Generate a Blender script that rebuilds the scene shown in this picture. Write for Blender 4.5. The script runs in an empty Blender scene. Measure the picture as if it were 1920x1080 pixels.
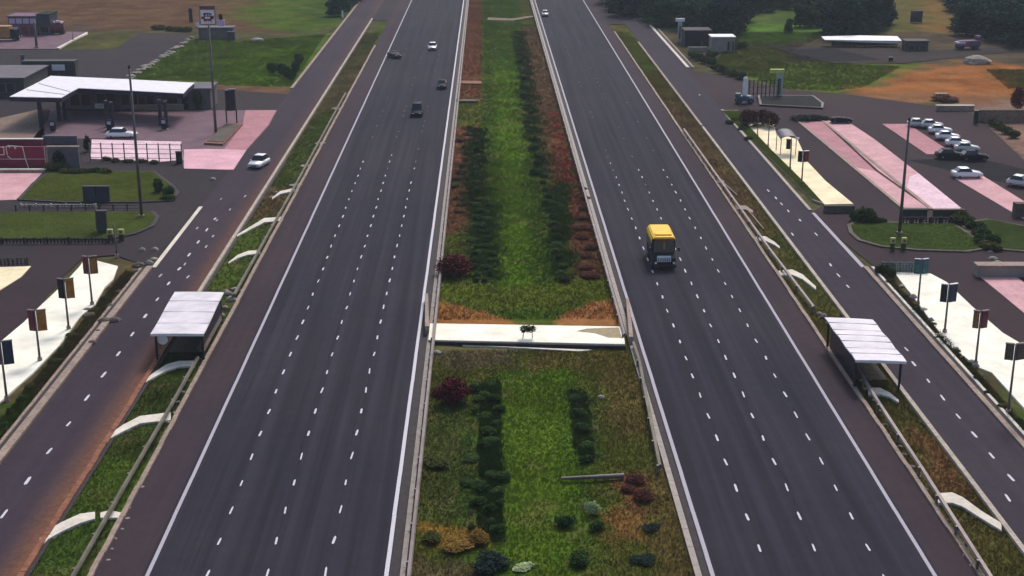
import bpy, math, random
import numpy as np
from mathutils import Vector
random.seed(7); np.random.seed(7)
C = bpy.context.scene.collection
# ------------------------------------------------------------------ camera
FPX = 2600.0; TH = math.atan(840 / FPX); YAW = math.radians(1.05); HC = 43.1
cd = bpy.data.cameras.new('camera'); cam = bpy.data.objects.new('camera', cd); C.objects.link(cam)
cam.location = (0, 0, HC); cam.rotation_euler = (math.pi / 2 - TH, 0, -YAW)
cd.sensor_width = 36; cd.lens = FPX / 1920 * 36; cd.clip_end = 6000; cd.clip_start = 1
bpy.context.scene.camera = cam
_fh = Vector((math.sin(YAW), math.cos(YAW), 0)); _r = Vector((math.cos(YAW), -math.sin(YAW), 0))
_f = _fh * math.cos(TH) + Vector((0, 0, -math.sin(TH))); _u = _fh * math.sin(TH) + Vector((0, 0, math.cos(TH)))
def G(px, py, z=0.0):
    """point of the ground (or of the level z) seen at a position measured in the photo"""
    d = _r * (px - 960) - _u * (py - 540) + _f * FPX
    t = (z - HC) / d.z
    return Vector((d.x * t, d.y * t, z))
def Hat(px, py, ytop):
    """height of an upright thing based at px,py whose top is measured at ytop"""
    P = G(px, py); d = _r * (px - 960) - _u * (ytop - 540) + _f * FPX
    return HC + d.z * P.y / d.y
def S(py): return (py + 300) * math.cos(TH) / HC      # pixels per metre across
K = HC / math.cos(TH)                                  # metres per unit of road offset
def LX(L): return L * K * 1.0
def YY(py): return G(910, py).y

# ------------------------------------------------------------------ materials
def nodes(name):
    m = bpy.data.materials.new(name); m.use_nodes = True
    nt = m.node_tree; b = nt.nodes['Principled BSDF']
    return m, nt, b
def N(nt, t, **kw):
    n = nt.nodes.new(t)
    for k, v in kw.items(): setattr(n, k, v)
    return n
def mapping(nt, scale):
    g = N(nt, 'ShaderNodeNewGeometry'); mp = N(nt, 'ShaderNodeMapping'); mp.inputs['Scale'].default_value = scale
    nt.links.new(g.outputs['Position'], mp.inputs['Vector']); return mp.outputs['Vector']
def noise(nt, vec, scale, detail=5, rough=.6):
    n = N(nt, 'ShaderNodeTexNoise'); n.inputs['Scale'].default_value = scale; n.inputs['Detail'].default_value = detail; n.inputs['Roughness'].default_value = rough
    nt.links.new(vec, n.inputs['Vector']); return n.outputs['Fac']
def ramp(nt, fac, stops):
    r = N(nt, 'ShaderNodeValToRGB'); el = r.color_ramp.elements
    while len(el) < len(stops): el.new(.5)
    for e, (p, c) in zip(el, stops): e.position = p; e.color = (c[0], c[1], c[2], 1)
    nt.links.new(fac, r.inputs['Fac']); return r.outputs['Color']
def mix(nt, a, b, fac, mode='MIX'):
    m = N(nt, 'ShaderNodeMix', data_type='RGBA', blend_type=mode)
    for s, v in ((6, a), (7, b)):
        if isinstance(v, tuple): m.inputs[s].default_value = (*v, 1)
        else: nt.links.new(v, m.inputs[s])
    if isinstance(fac, (int, float)): m.inputs[0].default_value = fac
    else: nt.links.new(fac, m.inputs[0])
    return m.outputs[2]
def bump(nt, b, fac, strength, dist):
    bm = N(nt, 'ShaderNodeBump'); bm.inputs['Strength'].default_value = strength; bm.inputs['Distance'].default_value = dist
    nt.links.new(fac, bm.inputs['Height']); nt.links.new(bm.outputs['Normal'], b.inputs['Normal'])
def g3(v): return (v, v, v)
def plain(name, col, rough=.7, var=.25, scale=1.5, metal=0, spec=.4, bmp=.2):
    m, nt, b = nodes(name); v = mapping(nt, (1, 1, 1))
    f = noise(nt, v, scale, 6)
    c = ramp(nt, f, [(.3, [x * (1 - var) for x in col]), (.7, [min(1, x * (1 + var * .6)) for x in col])])
    nt.links.new(c, b.inputs['Base Color']); b.inputs['Roughness'].default_value = rough
    b.inputs['Metallic'].default_value = metal; b.inputs['Specular IOR Level'].default_value = spec
    if bmp: bump(nt, b, noise(nt, v, scale * 8, 3), bmp, .03)
    return m
def asphalt(name, col, streak=.18, warm=(1.0, 1.0, 1.0)):
    m, nt, b = nodes(name)
    v = mapping(nt, (1, 1, 1)); vs = mapping(nt, (1.0, .012, 1))
    big = noise(nt, v, .035, 4); fine = noise(nt, v, 9, 6, .8); st = noise(nt, vs, 1.1, 4); mid = noise(nt, v, .9, 5)
    c = ramp(nt, big, [(.32, [col[0] * .84, col[1] * .86, col[2] * .94]), (.68, [col[0] * 1.14, col[1] * 1.11, col[2] * 1.06])])
    c = mix(nt, c, ramp(nt, st, [(.35, g3(1 - streak)), (.65, g3(1 + streak * .6))]), 1.0, 'MULTIPLY')
    c = mix(nt, c, ramp(nt, mid, [(.3, g3(.92)), (.7, g3(1.07))]), 1.0, 'MULTIPLY')
    c = mix(nt, c, ramp(nt, fine, [(.25, g3(.72)), (.75, g3(1.28))]), .8, 'MULTIPLY')
    nt.links.new(c, b.inputs['Base Color']); b.inputs['Roughness'].default_value = .95; b.inputs['Specular IOR Level'].default_value = .07
    bump(nt, b, fine, .3, .02)
    return m, nt, b, c
def concrete(name, col, stain=.5, rough=.8):
    m, nt, b = nodes(name); v = mapping(nt, (1, 1, 1))
    c = ramp(nt, noise(nt, v, .35, 6), [(.3, [x * .8 for x in col]), (.65, [min(1, x * 1.08) for x in col])])
    c = mix(nt, c, ramp(nt, noise(nt, v, 2.3, 8, .75), [(.38, g3(1 - stain)), (.55, g3(1))]), .7, 'MULTIPLY')
    nt.links.new(c, b.inputs['Base Color']); b.inputs['Roughness'].default_value = rough; b.inputs['Specular IOR Level'].default_value = .12
    bump(nt, b, noise(nt, v, 12, 4), .25, .02)
    return m
def from_attr(name, rough=.95, var=.45, transl=0):
    m, nt, b = nodes(name); a = N(nt, 'ShaderNodeVertexColor'); a.layer_name = 'Col'
    v = mapping(nt, (1, 1, 1))
    c = mix(nt, a.outputs['Color'], ramp(nt, noise(nt, v, 1.3, 8, .75), [(.3, g3(1 - var)), (.7, g3(1 + var))]), 1.0, 'MULTIPLY')
    c = mix(nt, c, ramp(nt, noise(nt, v, .16, 4), [(.3, g3(.8)), (.7, g3(1.18))]), 1.0, 'MULTIPLY')
    nt.links.new(c, b.inputs['Base Color']); b.inputs['Roughness'].default_value = rough; b.inputs['Specular IOR Level'].default_value = .0
    if not transl: bump(nt, b, noise(nt, v, 4, 6), .6, .12)
    if transl:
        cn = N(nt, 'ShaderNodeCombineXYZ'); cn.inputs[2].default_value = 1; nt.links.new(cn.outputs[0], b.inputs['Normal'])
    return m
def leafmat(name, c1, c2, sc=.6):
    m, nt, b = nodes(name); v = mapping(nt, (1, 1, 1))
    c = ramp(nt, noise(nt, v, sc, 6, .7), [(.33, c1), (.68, c2)])
    nt.links.new(c, b.inputs['Base Color']); b.inputs['Roughness'].default_value = .9; b.inputs['Specular IOR Level'].default_value = .05
    return m
MT = {}
MT['main'] = asphalt('main_asphalt', (.0335, .032, .042), .28)[0]
MT['shoulder'] = asphalt('shoulder_asphalt', (.050, .036, .044), .10)[0]
def dusty():
    m, nt, b, c = asphalt('service_asphalt_dusty', (.050, .038, .050), .10)
    # sand blown over the inner edge of the slip road
    g = N(nt, 'ShaderNodeNewGeometry'); s = N(nt, 'ShaderNodeSeparateXYZ'); nt.links.new(g.outputs['Position'], s.inputs[0])
    mx = N(nt, 'ShaderNodeMapRange'); mx.inputs['From Min'].default_value = LX(-.70); mx.inputs['From Max'].default_value = LX(-.642)
    nt.links.new(s.outputs['X'], mx.inputs['Value'])
    my = N(nt, 'ShaderNodeMapRange'); my.inputs['From Min'].default_value = 225; my.inputs['From Max'].default_value = 78; my.inputs['To Min'].default_value = .25; my.inputs['To Max'].default_value = 1.05
    nt.links.new(s.outputs['Y'], my.inputs['Value'])
    v = mapping(nt, (1.4, .35, 1)); nn = noise(nt, v, .9, 7, .7)
    add = N(nt, 'ShaderNodeMath', operation='MULTIPLY'); nt.links.new(mx.outputs[0], add.inputs[0]); nt.links.new(my.outputs[0], add.inputs[1])
    a2 = N(nt, 'ShaderNodeMath', operation='MULTIPLY_ADD'); nt.links.new(nn, a2.inputs[0]); a2.inputs[1].default_value = .7; a2.inputs[2].default_value = -.35
    a3 = N(nt, 'ShaderNodeMath', operation='ADD', use_clamp=True); nt.links.new(add.outputs[0], a3.inputs[0]); nt.links.new(a2.outputs[0], a3.inputs[1])
    a4 = N(nt, 'ShaderNodeMath', operation='MULTIPLY', use_clamp=True); nt.links.new(a3.outputs[0], a4.inputs[0]); nt.links.new(mx.outputs[0], a4.inputs[1])
    sand = ramp(nt, noise(nt, mapping(nt, (1, 1, 1)), 2.2, 8, .8), [(.3, (.09, .04, .024)), (.7, (.25, .12, .07))])
    c2 = mix(nt, c, sand, a4.outputs[0]); nt.links.new(c2, b.inputs['Base Color'])
    return m
MT['service_dusty'] = dusty()
MT['service'] = asphalt('service_asphalt', (.046, .038, .050), .10)[0]
MT['lot'] = asphalt('lot_asphalt', (.045, .031, .035), .04)[0]
MT['lot_grey'] = asphalt('lot_asphalt_grey', (.038, .032, .036), .04)[0]
def paint(name, col=(.40, .37, .42)):
    m, nt, b = nodes(name); v = mapping(nt, (1, 1, 1))
    c = ramp(nt, noise(nt, v, 6, 7, .8), [(.30, (.16, .15, .17)), (.44, col), (.8, [min(1, x * 1.15) for x in col])])
    nt.links.new(c, b.inputs['Base Color']); b.inputs['Roughness'].default_value = .8; b.inputs['Specular IOR Level'].default_value = .1
    return m
MT['paint'] = paint('road_paint'); MT['worn'] = paint('worn_paint', (.15, .15, .17)); MT['bright'] = paint('dash_paint', (.58, .56, .60))
MT['kerb'] = concrete('kerb_concrete', (.36, .275, .225), .5)
MT['kerb_pale'] = concrete('pale_concrete', (.72, .66, .56), .25)
MT['kerb_light'] = concrete('light_kerb', (.46, .40, .33), .4)
MT['cream'] = concrete('cream_paving', (.92, .80, .52), .1)
MT['white_pav'] = concrete('white_paving', (.96, .91, .76), .05)
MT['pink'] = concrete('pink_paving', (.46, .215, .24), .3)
MT['pink2'] = concrete('rose_paving', (.64, .36, .38), .25)
MT['pinkwhite'] = concrete('bleached_paving', (.82, .58, .64), .3)
MT['apron_bright'] = concrete('bright_apron', (.74, .42, .48), .2)
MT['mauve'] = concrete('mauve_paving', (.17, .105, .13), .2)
MT['smear'] = concrete('smear', (.36, .29, .18), .4)
MT['dark_gap'] = plain('dark_channel', (.035, .028, .03), .9, .4)
MT['steel'] = plain('weathered_steel', (.16, .14, .13), .55, .3, 2, .3)
MT['rail'] = plain('guard_rail_steel', (.26, .21, .20), .6, .35, .6, .3)
MT['rail_olive'] = plain('mossy_rail_steel', (.17, .15, .11), .7, .4, .6, .2)
MT['track'] = plain('beaten_track', (.046, .038, .036), 1, .25, .3, 0, .05)
MT['tar_shadow'] = plain('tar_and_shadow', (.02, .019, .023), 1, .3, .5, 0, .05)  # tar of cracks and path, also the shadow painted on the right yard
MT['pole'] = plain('pole_steel', (.13, .115, .12), .6, .3, 1, .3)
MT['white'] = plain('white_sheet_metal', (.78, .76, .80), .5, .12, .8)
MT['roofsheet'] = plain('streaked_white_roof', (.68, .64, .68), .6, .25, .5)
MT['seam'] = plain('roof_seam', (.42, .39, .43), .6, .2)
MT['navy'] = plain('navy_fascia', (.012, .012, .03), .5, .3)
MT['black'] = plain('black_rubber', (.012, .012, .014), .6, .3)
MT['charcoal'] = plain('charcoal_paint', (.022, .022, .028), .7, .3, 1.5, 0, .15)
MT['glass'] = plain('dark_glass', (.015, .018, .028), .08, .1, 1, 0, .6, 0)
MT['greywall'] = plain('grey_render', (.12, .11, .13), .85, .25, .7)
MT['darkwall'] = plain('dark_render', (.045, .048, .046), .85, .3, .5)
MT['beige'] = plain('beige_render', (.26, .23, .2), .85, .2, .7)
MT['red'] = plain('burgundy_render', (.24, .022, .055), .8, .25, .5)
MT['tan'] = concrete('tan_gravel', (.24, .17, .13), .5)
MT['tealface'] = plain('teal_face', (.05, .16, .17), .5, .5, 3)
MT['brown'] = plain('brown_board', (.30, .13, .035), .6, .4, 2)
MT['maroon'] = plain('maroon_board', (.13, .016, .03), .5, .3)
MT['rust'] = plain('rusty_metal', (.23, .085, .045), .85, .5, 2)
MT['teal'] = plain('teal_board', (.02, .09, .10), .5, .4, 2)
MT['blueboard'] = plain('slate_blue_board', (.02, .03, .06), .5, .3, 2)
MT['yellow'] = plain('yellow_paint', (.88, .52, .012), .5, .12, 1.5, 0, .2)
MT['yellowsign'] = plain('pale_yellow_sign', (.55, .5, .16), .6, .3, 3)
MT['mint'] = plain('mint_panel', (.34, .42, .34), .5, .2)
MT['lime'] = plain('lime_cap', (.5, .58, .14), .5, .25)
MT['bluev'] = plain('steel_blue_paint', (.03, .09, .16), .4, .4)
MT['purple'] = plain('mauve_render', (.15, .07, .13), .8, .3)
MT['purplewin'] = plain('lilac_pane', (.5, .42, .6), .5, .3, 6)
MT['orange'] = plain('ochre_paint', (.40, .19, .045), .5, .3)
MT['rock'] = concrete('rock', (.36, .32, .27), .6)
MT['rock_dark'] = concrete('dark_rock', (.12, .1, .08), .6)
MT['bark'] = plain('bark', (.06, .045, .03), .9, .4, 2)
MT['leaf_dark'] = leafmat('dark_blue_green_leaves', (.010, .028, .024), (.028, .066, .052))
MT['leaf_mid'] = leafmat('mid_green_leaves', (.014, .04, .018), (.04, .095, .036))
MT['leaf_olive'] = leafmat('olive_leaves', (.03, .04, .012), (.10, .11, .03))
MT['leaf_red'] = leafmat('red_leaves', (.07, .012, .014), (.15, .028, .034), 1.0)
MT['leaf_redbrown'] = leafmat('russet_leaves', (.05, .018, .014), (.11, .042, .03), 1.2)
MT['leaf_dry'] = leafmat('dry_brown_leaves', (.05, .028, .018), (.12, .07, .045), 1.2)
MT['leaf_hedge'] = leafmat('hedge_leaves', (.02, .042, .012), (.052, .098, .024), 1.2)
MT['leaf_gold'] = leafmat('straw_blades', (.10, .06, .015), (.28, .17, .04), 1.2)
MT['leaf_blue'] = leafmat('blue_black_leaves', (.010, .018, .016), (.03, .046, .036), 1.2)
MT['leaf_pale'] = leafmat('pale_flowers', (.25, .32, .14), (.6, .68, .38), 3)
MT['soilground'] = from_attr('ground_cover', .95, .25)
MT['blade'] = from_attr('grass_blades', .9, .18, 1)

# ------------------------------------------------------------------ builders
class MB:
    def __init__(s): s.v = []; s.f = []
    def add(s, vs, fs):
        o = len(s.v); s.v += [tuple(p) for p in vs]; s.f += [tuple(i + o for i in f) for f in fs]; return s
    def box(s, cx, cy, z0, sx, sy, sz, rot=0):
        c, n = math.cos(rot), math.sin(rot); vs = []
        for z in (z0, z0 + sz):
            for a, b in ((-1, -1), (1, -1), (1, 1), (-1, 1)):
                x, y = a * sx / 2, b * sy / 2; vs.append((cx + x * c - y * n, cy + x * n + y * c, z))
        return s.add(vs, [(3, 2, 1, 0), (4, 5, 6, 7), (0, 1, 5, 4), (1, 2, 6, 5), (2, 3, 7, 6), (3, 0, 4, 7)])
    def prism(s, poly, z0, z1):
        a = sum(poly[i][0] * poly[(i + 1) % len(poly)][1] - poly[(i + 1) % len(poly)][0] * poly[i][1] for i in range(len(poly)))
        if a < 0: poly = poly[::-1]
        n = len(poly); vs = [(p[0], p[1], z0) for p in poly] + [(p[0], p[1], z1) for p in poly]
        return s.add(vs, [tuple(range(n))[::-1], tuple(range(n, 2 * n))] + [(i, (i + 1) % n, (i + 1) % n + n, i + n) for i in range(n)])
    def sheet(s, poly, z):
        a = sum(poly[i][0] * poly[(i + 1) % len(poly)][1] - poly[(i + 1) % len(poly)][0] * poly[i][1] for i in range(len(poly)))
        if a < 0: poly = poly[::-1]
        return s.add([(p[0], p[1], z) for p in poly], [tuple(range(len(poly)))])
    def cyl(s, p0, p1, r0, r1=None, n=10):
        r1 = r0 if r1 is None else r1; p0, p1 = Vector(p0), Vector(p1); d = (p1 - p0).normalized()
        a = d.orthogonal().normalized(); b = d.cross(a); vs = []
        for p, r in ((p0, r0), (p1, r1)):
            for i in range(n):
                t = i / n * math.tau; vs.append(p + (a * math.cos(t) + b * math.sin(t)) * r)
        return s.add(vs, [tuple(range(n))[::-1], tuple(range(n, 2 * n))] + [(i, (i + 1) % n, (i + 1) % n + n, i + n) for i in range(n)])
    def loft(s, rings):
        n = len(rings[0]); vs = [p for r in rings for p in r]; fs = [tuple(range(n)), tuple(range((len(rings) - 1) * n, len(rings) * n))[::-1]]
        for k in range(len(rings) - 1):
            for i in range(n): fs.append((k * n + i, (k + 1) * n + i, (k + 1) * n + (i + 1) % n, k * n + (i + 1) % n))
        return s.add(vs, fs)
    def build(s, name, mat, parent=None, bevel=0, smooth=False, loc=None):
        me = bpy.data.meshes.new(name); me.from_pydata(s.v, [], s.f); me.update()
        import bmesh
        bm = bmesh.new(); bm.from_mesh(me); bmesh.ops.recalc_face_normals(bm, faces=bm.faces)
        bm.to_mesh(me); bm.free()
        me.materials.append(mat)
        o = bpy.data.objects.new(name, me); C.objects.link(o)
        if parent: o.parent = parent
        if loc is not None: o.location = loc
        if bevel:
            b = o.modifiers.new('bevel', 'BEVEL'); b.width = bevel; b.segments = 2; b.limit_method = 'ANGLE'
        if smooth:
            for p in me.polygons: p.use_smooth = True
        return o
def tag(o, label=None, cat=None, group=None, kind=None):
    for k, v in (('label', label), ('category', cat), ('group', group), ('kind', kind)):
        if v: o[k] = v
    return o
def thing(name, label, cat, loc=(0, 0, 0), rz=0, group=None):
    o = bpy.data.objects.new(name, None); C.objects.link(o); o.location = loc; o.rotation_euler = (0, 0, rz); o.empty_display_size = .2
    return tag(o, label, cat, group)
def struct(name, mb, mat): return tag(mb.build(name, mat), kind='structure')
def dup(root, loc, rz=0, label=None, group=None, scale=None):
    r = root.copy(); C.objects.link(r); r.location = loc; r.rotation_euler = (0, 0, rz)
    if scale: r.scale = scale
    if label: r['label'] = label
    if group: r['group'] = group
    for ch in list(root.children):
        c = ch.copy(); C.objects.link(c); c.parent = r
        for g in ch.children:
            d = g.copy(); C.objects.link(d); d.parent = c
    return r
def P2(pts, z=0): return [(G(x, y, z).x, G(x, y, z).y) for x, y in pts]
Y0, Y1 = 52.0, 640.0
def strip(x0, x1, z, ya=Y0, yb=Y1, n=1):
    m = MB()
    ys = np.linspace(ya, yb, n + 1)
    for i in range(n): m.add([(x0, ys[i], z), (x1, ys[i], z), (x1, ys[i + 1], z), (x0, ys[i + 1], z)], [(0, 1, 2, 3)])
    return m

# ------------------------------------------------------------------ ground colour fields
OLIVE = (.060, .062, .019); GREEN = (.034, .068, .010); LGREEN = (.062, .105, .018); DGREEN = (.022, .045, .012)
EARTH = (.075, .046, .034); REDB = (.085, .026, .022); ORANGE = (.21, .10, .04); GREYB = (.075, .062, .052)
PATCH = [  # polygon in photo positions, colour, softness in metres
 ([(-400, -60), (470, -60), (640, 30), (520, 62), (370, 52), (250, 55), (120, 60), (-400, 70)], (.078, .048, .034), 6),
 ([(-400, 40), (180, 45), (180, 62), (-400, 70)], (.06, .046, .042), 4),
 ([(430, -40), (700, -40), (650, 20), (600, 60), (470, 50)], (.045, .075, .014), 8),
 ([(560, 0), (700, 0), (690, 40), (600, 45)], (.03, .06, .014), 6),
 ([(354, 73), (440, 76), (610, 62), (622, 60), (545, 165), (430, 162), (365, 153), (235, 149)], (.05, .092, .016), 1.2),
 ([(430, 95), (600, 85), (545, 160), (440, 160)], (.06, .118, .012), 3),
 ([(365, 155), (545, 163), (540, 185), (400, 200), (370, 190)], (.09, .055, .042), 1.5),
 ([(130, 62), (240, 60), (250, 75), (215, 92), (105, 92)], (.05, .055, .026), 1),
 # verge left of the left slip road
 ([(-300, 1400), (0, 852), (285, 498), (215, 480), (200, 530), (60, 700), (-300, 1050)], (.058, .048, .028), .8),
 ([(-300, 1400), (0, 840), (90, 735), (30, 740), (0, 760), (-300, 1050)], (.035, .06, .016), 1),
 # right fields
 ([(1140, -60), (2100, -60), (2100, 100), (1700, 110), (1330, 60)], (.045, .075, .022), 5),
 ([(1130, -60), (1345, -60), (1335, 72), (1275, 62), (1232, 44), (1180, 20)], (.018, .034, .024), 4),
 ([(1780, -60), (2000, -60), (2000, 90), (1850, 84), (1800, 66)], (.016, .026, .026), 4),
 ([(1240, 60), (1330, 60), (1330, 110), (1290, 130)], (.05, .045, .032), 2),
 ([(1370, 45), (1545, 45), (1545, 85), (1375, 85)], (.055, .115, .02), 3),
 ([(1640, -30), (1790, -30), (1790, 60), (1660, 70)], (.075, .072, .03), 6),
 ([(1740, 0), (1790, 0), (1780, 60), (1740, 60)], (.13, .08, .035), 6),
 ([(1380, 78), (1560, 78), (1480, 96), (1560, 116), (1690, 122), (1620, 165), (1560, 172), (1470, 168), (1390, 148), (1340, 120)], (.052, .07, .018), 1.5),
 ([(1480, 118), (1720, 120), (1650, 160), (1560, 172), (1400, 150)], (.062, .098, .018), 2.5),
 ([(1560, 60), (2100, 60), (2100, 120), (1700, 118), (1480, 112), (1460, 92)], (.062, .052, .042), 3),
 ([(1480, 95), (1600, 94), (1640, 113), (1500, 113)], (.035, .033, .036), 1.5),
 ([(1730, 122), (1830, 116), (1960, 128), (1960, 185), (1600, 180), (1600, 170), (1680, 140)], (.20, .085, .036), 6),
 ([(1850, 130), (2200, 128), (2200, 172), (1900, 165)], (.085, .075, .025), 3),
 ([(1750, 183), (2200, 185), (2200, 360), (1920, 300), (1850, 240), (1830, 215)], (.15, .10, .095), 2),
 ([(1600, 172), (1900, 176), (1860, 194), (1600, 186)], (.16, .085, .05), 2),
 # verge right of the right slip road
 ([(1640, 500), (1676, 512), (1770, 640), (1920, 765), (2400, 1200), (2400, 1300), (1920, 830)], (.06, .05, .028), .6),
 ([(1880, 730), (2400, 1200), (2400, 1300), (1900, 790)], (.04, .07, .018), 1),
 # left grass strip
 ([(-30, 1150), (720, 30), (770, 30), (160, 1150)], (.042, .062, .018), .3),
 ([(10, 1150), (150, 900), (210, 900), (130, 1150)], (.045, .085, .018), 1),
 ([(170, 860), (290, 860), (240, 960), (120, 960)], (.05, .085, .016), 1),
 ([(480, 350), (560, 350), (500, 440), (440, 430)], (.07, .055, .03), 1),
 ([(420, 430), (520, 400), (440, 540), (380, 540)], (.05, .08, .018), 1),
 ([(560, 220), (680, 100), (760, 40), (640, 200)], (.075, .065, .04), 2),
 # right grass strip
 ([(1100, 30), (1190, 30), (2100, 1150), (1850, 1150)], (.060, .058, .020), .3),
 ([(1240, 170), (1340, 260), (1440, 420), (1380, 420), (1260, 230)], (.085, .06, .038), 1.5),
 ([(1160, 60), (1200, 50), (1250, 130), (1200, 140)], (.06, .08, .018), 2),
 ([(1440, 440), (1500, 440), (1580, 580), (1500, 570)], (.055, .062, .02), 1),
 ([(1700, 790), (1790, 850), (1830, 940), (1760, 920)], (.105, .06, .032), 1),
 # median
 ([(600, 1400), (868, -40), (1010, -40), (1420, 1400)], (.060, .074, .018), .2),
 ([(860, -40), (904, -40), (903, 190), (845, 190)], (.10, .045, .028), .6),
 ([(843, 235), (896, 235), (880, 430), (822, 440)], (.105, .052, .034), .9),
 ([(975, 50), (1005, 50), (1065, 215), (1000, 215)], (.075, .050, .032), 1),
 ([(1000, 200), (1040, 200), (1060, 330), (1030, 330)], (.075, .05, .03), 1.2),
 ([(1028, 210), (1052, 210), (1120, 455), (1062, 455)], (.095, .028, .024), 1.6),
 ([(1065, 340), (1100, 340), (1140, 515), (1080, 515)], (.090, .042, .030), 1.6),
 ([(905, -40), (972, -40), (978, 50), (985, 230), (1030, 430), (1060, 560), (1060, 600), (930, 600), (905, 500), (905, 200)], GREEN, 1.0),
 ([(925, 130), (965, 130), (985, 420), (1000, 560), (950, 560)], (.052, .105, .010), 1.2),
 ([(880, 380), (925, 380), (930, 520), (885, 520)], (.024, .05, .012), .8),
 ([(1030, 360), (1062, 360), (1066, 520), (1040, 520)], (.026, .055, .014), .8),
 ([(815, 525), (930, 535), (1060, 530), (1155, 520), (1160, 570), (1050, 580), (900, 580), (812, 565)], (.06, .085, .014), .9),
 ([(800, 560), (860, 572), (965, 602), (965, 608), (800, 612)], ORANGE, .7),
 ([(1050, 592), (1110, 565), (1160, 560), (1170, 612), (1050, 608)], (.26, .12, .055), .8),
 ([(800, 650), (985, 650), (960, 680), (880, 692), (820, 680)], (.074, .066, .042), 1.2),
 ([(985, 650), (1190, 650), (1200, 700), (1000, 690)], (.068, .064, .02), 1),
 ([(870, 720), (1080, 700), (1110, 800), (1130, 1150), (860, 1150), (860, 900)], (.048, .088, .015), 1.6),
 ([(920, 700), (1065, 690), (1085, 800), (1090, 1150), (935, 1150), (940, 900)], (.052, .105, .012), .9),
 ([(960, 710), (1050, 710), (1060, 900), (1040, 1150), (960, 1150), (955, 900)], (.058, .105, .012), 1.0),
 ([(800, 745), (885, 730), (885, 960), (790, 960)], (.042, .062, .018), 1.5),
 ([(900, 715), (932, 710), (940, 1010), (900, 1010)], (.026, .050, .016), .7),
 ([(868, 800), (884, 790), (884, 1000), (866, 1000)], (.03, .055, .016), .5),
 ([(1070, 730), (1110, 740), (1125, 860), (1075, 850)], (.028, .05, .016), .9),
 ([(1130, 690), (1205, 690), (1240, 800), (1150, 830)], (.082, .07, .026), 1.2),
 ([(1160, 890), (1215, 890), (1240, 960), (1180, 960)], (.15, .055, .04), .9),
 ([(1140, 960), (1200, 950), (1215, 1010), (1140, 1010)], (.15, .085, .035), 1),
 ([(1200, 880), (1260, 860), (1330, 1150), (1240, 1150)], (.085, .07, .028), 1),
 ([(790, 980), (910, 990), (925, 1025), (800, 1020)], (.20, .12, .03), .8),
 ([(740, 1030), (900, 1060), (900, 1150), (730, 1150)], (.06, .055, .03), 1),
 ([(755, 850), (775, 850), (765, 960), (745, 960)], (.14, .085, .06), .4),
]
def wpoly(p): return np.array(P2(p))
_PW = [(wpoly(p), np.array(c), s) for p, c, s in PATCH]
def sdist(P, X, Yv):
    """signed distance (inside negative) of points to a polygon, metres"""
    n = len(P); inside = np.zeros(X.shape, bool); dmin = np.full(X.shape, 1e9)
    for i in range(n):
        ax, ay = P[i]; bx, by = P[(i + 1) % n]
        cond = ((ay > Yv) != (by > Yv))
        with np.errstate(divide='ignore', invalid='ignore'):
            xi = (bx - ax) * (Yv - ay) / (by - ay + 1e-12) + ax
        inside ^= cond & (X < xi)
        ex, ey = bx - ax, by - ay; L2 = ex * ex + ey * ey + 1e-12
        t = np.clip(((X - ax) * ex + (Yv - ay) * ey) / L2, 0, 1)
        dmin = np.minimum(dmin, np.hypot(X - ax - t * ex, Yv - ay - t * ey))
    return np.where(inside, -dmin, dmin)
def wob(X, Yv, s, k=0):
    return (np.sin(X / s + k) * np.cos(Yv / s * .83 + 1.3 * k) + .6 * np.sin(X / s * 2.3 + Yv / s * 1.7 + k) + .4 * np.sin(Yv / s * 4.1 - X / s * 3.3 + 2 * k))
_lat = np.random.RandomState(5).rand(256, 256)
def vnoise(X, Yv, s_):
    out = np.zeros(X.shape); amp = 1; tot = 0
    for o_ in range(4):
        x, y = X / s_ + 37.3 * o_ + 500, Yv / s_ + 11.7 * o_ + 500; i, j = np.floor(x).astype(int), np.floor(y).astype(int); fx, fy = x - i, y - j
        fx = fx * fx * (3 - 2 * fx); fy = fy * fy * (3 - 2 * fy); i0, j0, i1, j1 = i % 256, j % 256, (i + 1) % 256, (j + 1) % 256
        out += amp * ((_lat[i0, j0] * (1 - fx) + _lat[i1, j0] * fx) * (1 - fy) + (_lat[i0, j1] * (1 - fx) + _lat[i1, j1] * fx) * fy); tot += amp; amp *= .6; s_ = s_ / 2.1
    return out / tot
def ground_colour(X, Yv):
    col = np.empty(X.shape + (3,)); col[:] = (.055, .056, .034)
    for i, (P, c, s) in enumerate(_PW):
        lo = P.min(0) - 2 * s; hi = P.max(0) + 2 * s
        m = (X > lo[0]) & (X < hi[0]) & (Yv > lo[1]) & (Yv < hi[1])
        if not m.any(): continue
        d = sdist(P, X[m], Yv[m]) + .45 * s * wob(X[m], Yv[m], max(.35, s * .8), i)
        a = np.clip(.5 - d / (1.6 * s), 0, 1)[:, None]; a = a * a * (3 - 2 * a)
        col[m] = col[m] * (1 - a) + c * a
    a = vnoise(X, Yv, 5.0)[..., None]; b_ = vnoise(X + 91, Yv + 40, 2.2)[..., None]
    col = col * (.62 + .76 * a); dry = np.clip((b_ - .58) * 3.0, 0, .45)
    return (col * (1 - dry) + np.array((.10, .088, .04)) * (.6 + .8 * a) * dry * .9 + col * dry * .1) * np.array((1.36, 1.26, 1.05))
def set_col(me, cols):
    at = me.color_attributes.new('Col', 'FLOAT_COLOR', 'POINT'); a = np.ones((len(cols), 4), np.float32); a[:, :3] = cols
    at.data.foreach_set('color', a.ravel())
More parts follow.
